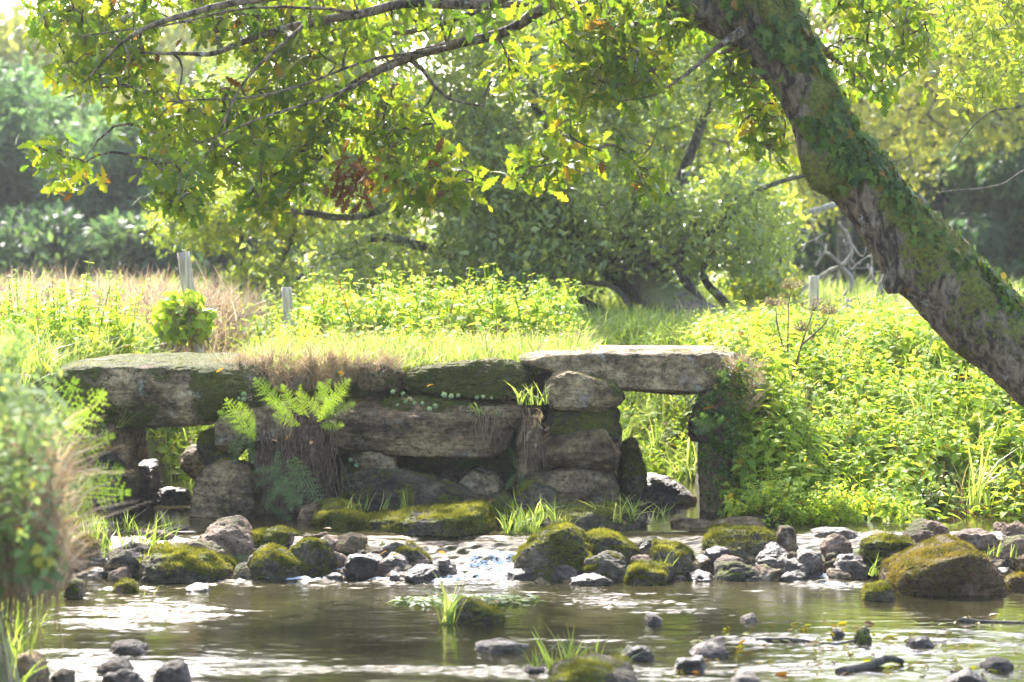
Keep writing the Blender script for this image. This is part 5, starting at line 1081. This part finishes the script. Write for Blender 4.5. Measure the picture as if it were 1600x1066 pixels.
# tall pale plants
def spire(label, px, py0, py1, Y, wd):
    a, b = at(px, py0, Y), at(px, py1, Y); H = b[2]-a[2]; n = 150; s = rng.random(n)**.8; an = rng.random(n)*6.28; rr = wd*(1-s)*.9+.015
    P = a+np.c_[rr*np.cos(an)*.6, rr*np.sin(an)*.6, s*H]; D = norm(np.c_[np.cos(an), np.sin(an), .5+0*an]); A = Acc(); V, F, r = instance(T_oval, P, frames(D, np.array([[0, 0, 1.]])+0*D), (.08*(1-s)+.03)); A.add(V, F, r); V, F = tube(np.array([a, b]), .006, 4); A.add(V, F, .3)
    tag(A.build('tall_weed', M_nettle), label, 'plant')
spire('pale green spire shaped weed rising above the reeds at left', 171, 530, 424, 22.6, .16)
spire('shorter spire shaped weed right of the tallest one', 198, 530, 476, 22.6, .1)
for i, (px_, t_) in enumerate([(1352, 470), (1375, 478), (1392, 465), (1410, 485), (1338, 488), (1425, 488)]): spire('pale weed spire under the barbed wire', px_, 540, t_, 26+.3*i, .1)
for o in list(COL.objects):
    if o.get('label') == 'pale weed spire under the barbed wire': o['group'] = 'pale weed spires under the barbed wire'
# dead hogweed
hg = empty('hogweed', tuple(at(1245, 640, 19.5))); tag(hg, 'dead brown hogweed with flat seed heads at the top of the right bank', 'dead plant')
def umbel(x, y, Y, r_):
    A = Acc(); c = at(x, y, Y); n = 26; d = norm(np.c_[rng.normal(size=(n, 2)), np.abs(rng.normal(size=n))*.4+.25])*r_
    for k in range(n):
        V, F = tube(np.array([c, c+d[k]]), .002, 3, False); A.add(V, F, .3)
        m_ = 7; P = c+d[k]+rng.normal(size=(m_, 3))*.012; V, F, r = instance(T_oval, P, frames(rdir(m_, .6), rdir(m_)), np.full(m_, .018)); A.add(V, F, r)
    A.build('seed_head', M_stem, hg)
def hstem(pts): P = catmull([at(x, y, Y) for x, y, Y in pts], 5); V, F = tube(P, np.linspace(.009, .004, len(P)), 6); mkmesh('stem', V, F, M_stem, hg, np.full(len(V), .1))
hstem([(1232, 645, 19.5), (1231, 560, 19.5), (1232, 480, 19.5), (1236, 455, 19.5)]); hstem([(1236, 600, 19.4), (1252, 540, 19.3), (1266, 500, 19.3), (1270, 488, 19.3)]); hstem([(1252, 540, 19.3), (1285, 510, 19.3), (1296, 494, 19.3)]); hstem([(1228, 560, 19.5), (1215, 510, 19.5), (1212, 480, 19.5)])
umbel(1270, 486, 19.3, .1); umbel(1297, 492, 19.3, .06); umbel(1212, 478, 19.5, .09); umbel(1236, 452, 19.5, .08); umbel(1250, 518, 19.2, .07)
# driftwood
def stick(label, pts, r0):
    P = catmull([at(*q) for q in pts], 6); P = P+.012*fbm(P*6, 3, 3)[:, None]; V, F = tube(P, np.linspace(r0, r0*.4, len(P)), 8); V = V*1+.003*fbm(V*30, 3, 2)[:, None]; tag(mkmesh('stick', V, F, M_barkd, smooth=True), label, 'stick')
stick('dark crooked branch lying in the near pool at right', [(1312, 1052, 12.35), (1360, 1040, 12.5), (1392, 1028, 12.6), (1412, 1036, 12.6)], .03)
stick('thin dark stick in the pool at the right edge', [(1500, 970, 14.1), (1550, 972, 14.05), (1640, 976, 14)], .02)
stick('thin stick lying flat across the pool beside the tiny stone', [(1180, 1002, 13.4), (1230, 1000, 13.4), (1300, 1006, 13.3), (1340, 1000, 13.3)], .015)
stick('short dark stick next to the grassy mound', [(746, 1033, 12.8), (775, 1045, 12.6), (805, 1054, 12.4)], .016)
# flat green weed mat in the pool
q = samp([(610, 940), (700, 932), (830, 935), (845, 942), (760, 950), (640, 946)], 260); P = at(q[:, 0], q[:, 1], 14.9); Yq = FPX*(CAMZ+.21)/(q[:, 1]-400); P = np.c_[(q[:, 0]-800)/FPX*Yq, Yq, np.full(len(q), -.205)]
A = Acc(); V, F, r = instance(T_oval, P, frames(norm(np.c_[rng.normal(size=(len(P), 2)), .05*np.ones(len(P))]), np.array([[0, 0, 1.]])+0*P), .05+.05*rng.random(len(P))); A.add(V, F, r); tag(A.build('water_weed', M_bramble), 'flat mat of green weed floating in the middle of the pool', 'water weed', kind='stuff')
# right bank undergrowth at the water edge
q = samp([(1130, 790), (1200, 770), (1400, 790), (1440, 830), (1300, 832), (1140, 830)], 160); Yq = 17.0+.3*rng.random(len(q)); P = at(q[:, 0], q[:, 1], Yq); scatter('edge_plants', PLANTS, P, .14, M_nettle, 'low bright cress like plants at the water edge of the right bank', 'ground plants', lean=.6)

# --- the misty air
bpy.ops.mesh.primitive_cube_add(size=1); hz = bpy.context.object; hz.name = 'haze'; hz.location = (0, 80, 9); hz.scale = (420, 200, 24)
m, t, o = newmat('haze'); pv = nd(t, 'ShaderNodeVolumePrincipled'); pv.inputs['Color'].default_value = (.96, .98, 1, 1); pv.inputs['Density'].default_value = HAZE; pv.inputs['Anisotropy'].default_value = .35
t.links.new(pv.outputs[0], o.inputs['Volume']); hz.data.materials.append(m); tag(hz, 'thin bright mist in the air over the meadow and stream', 'haze', kind='stuff')
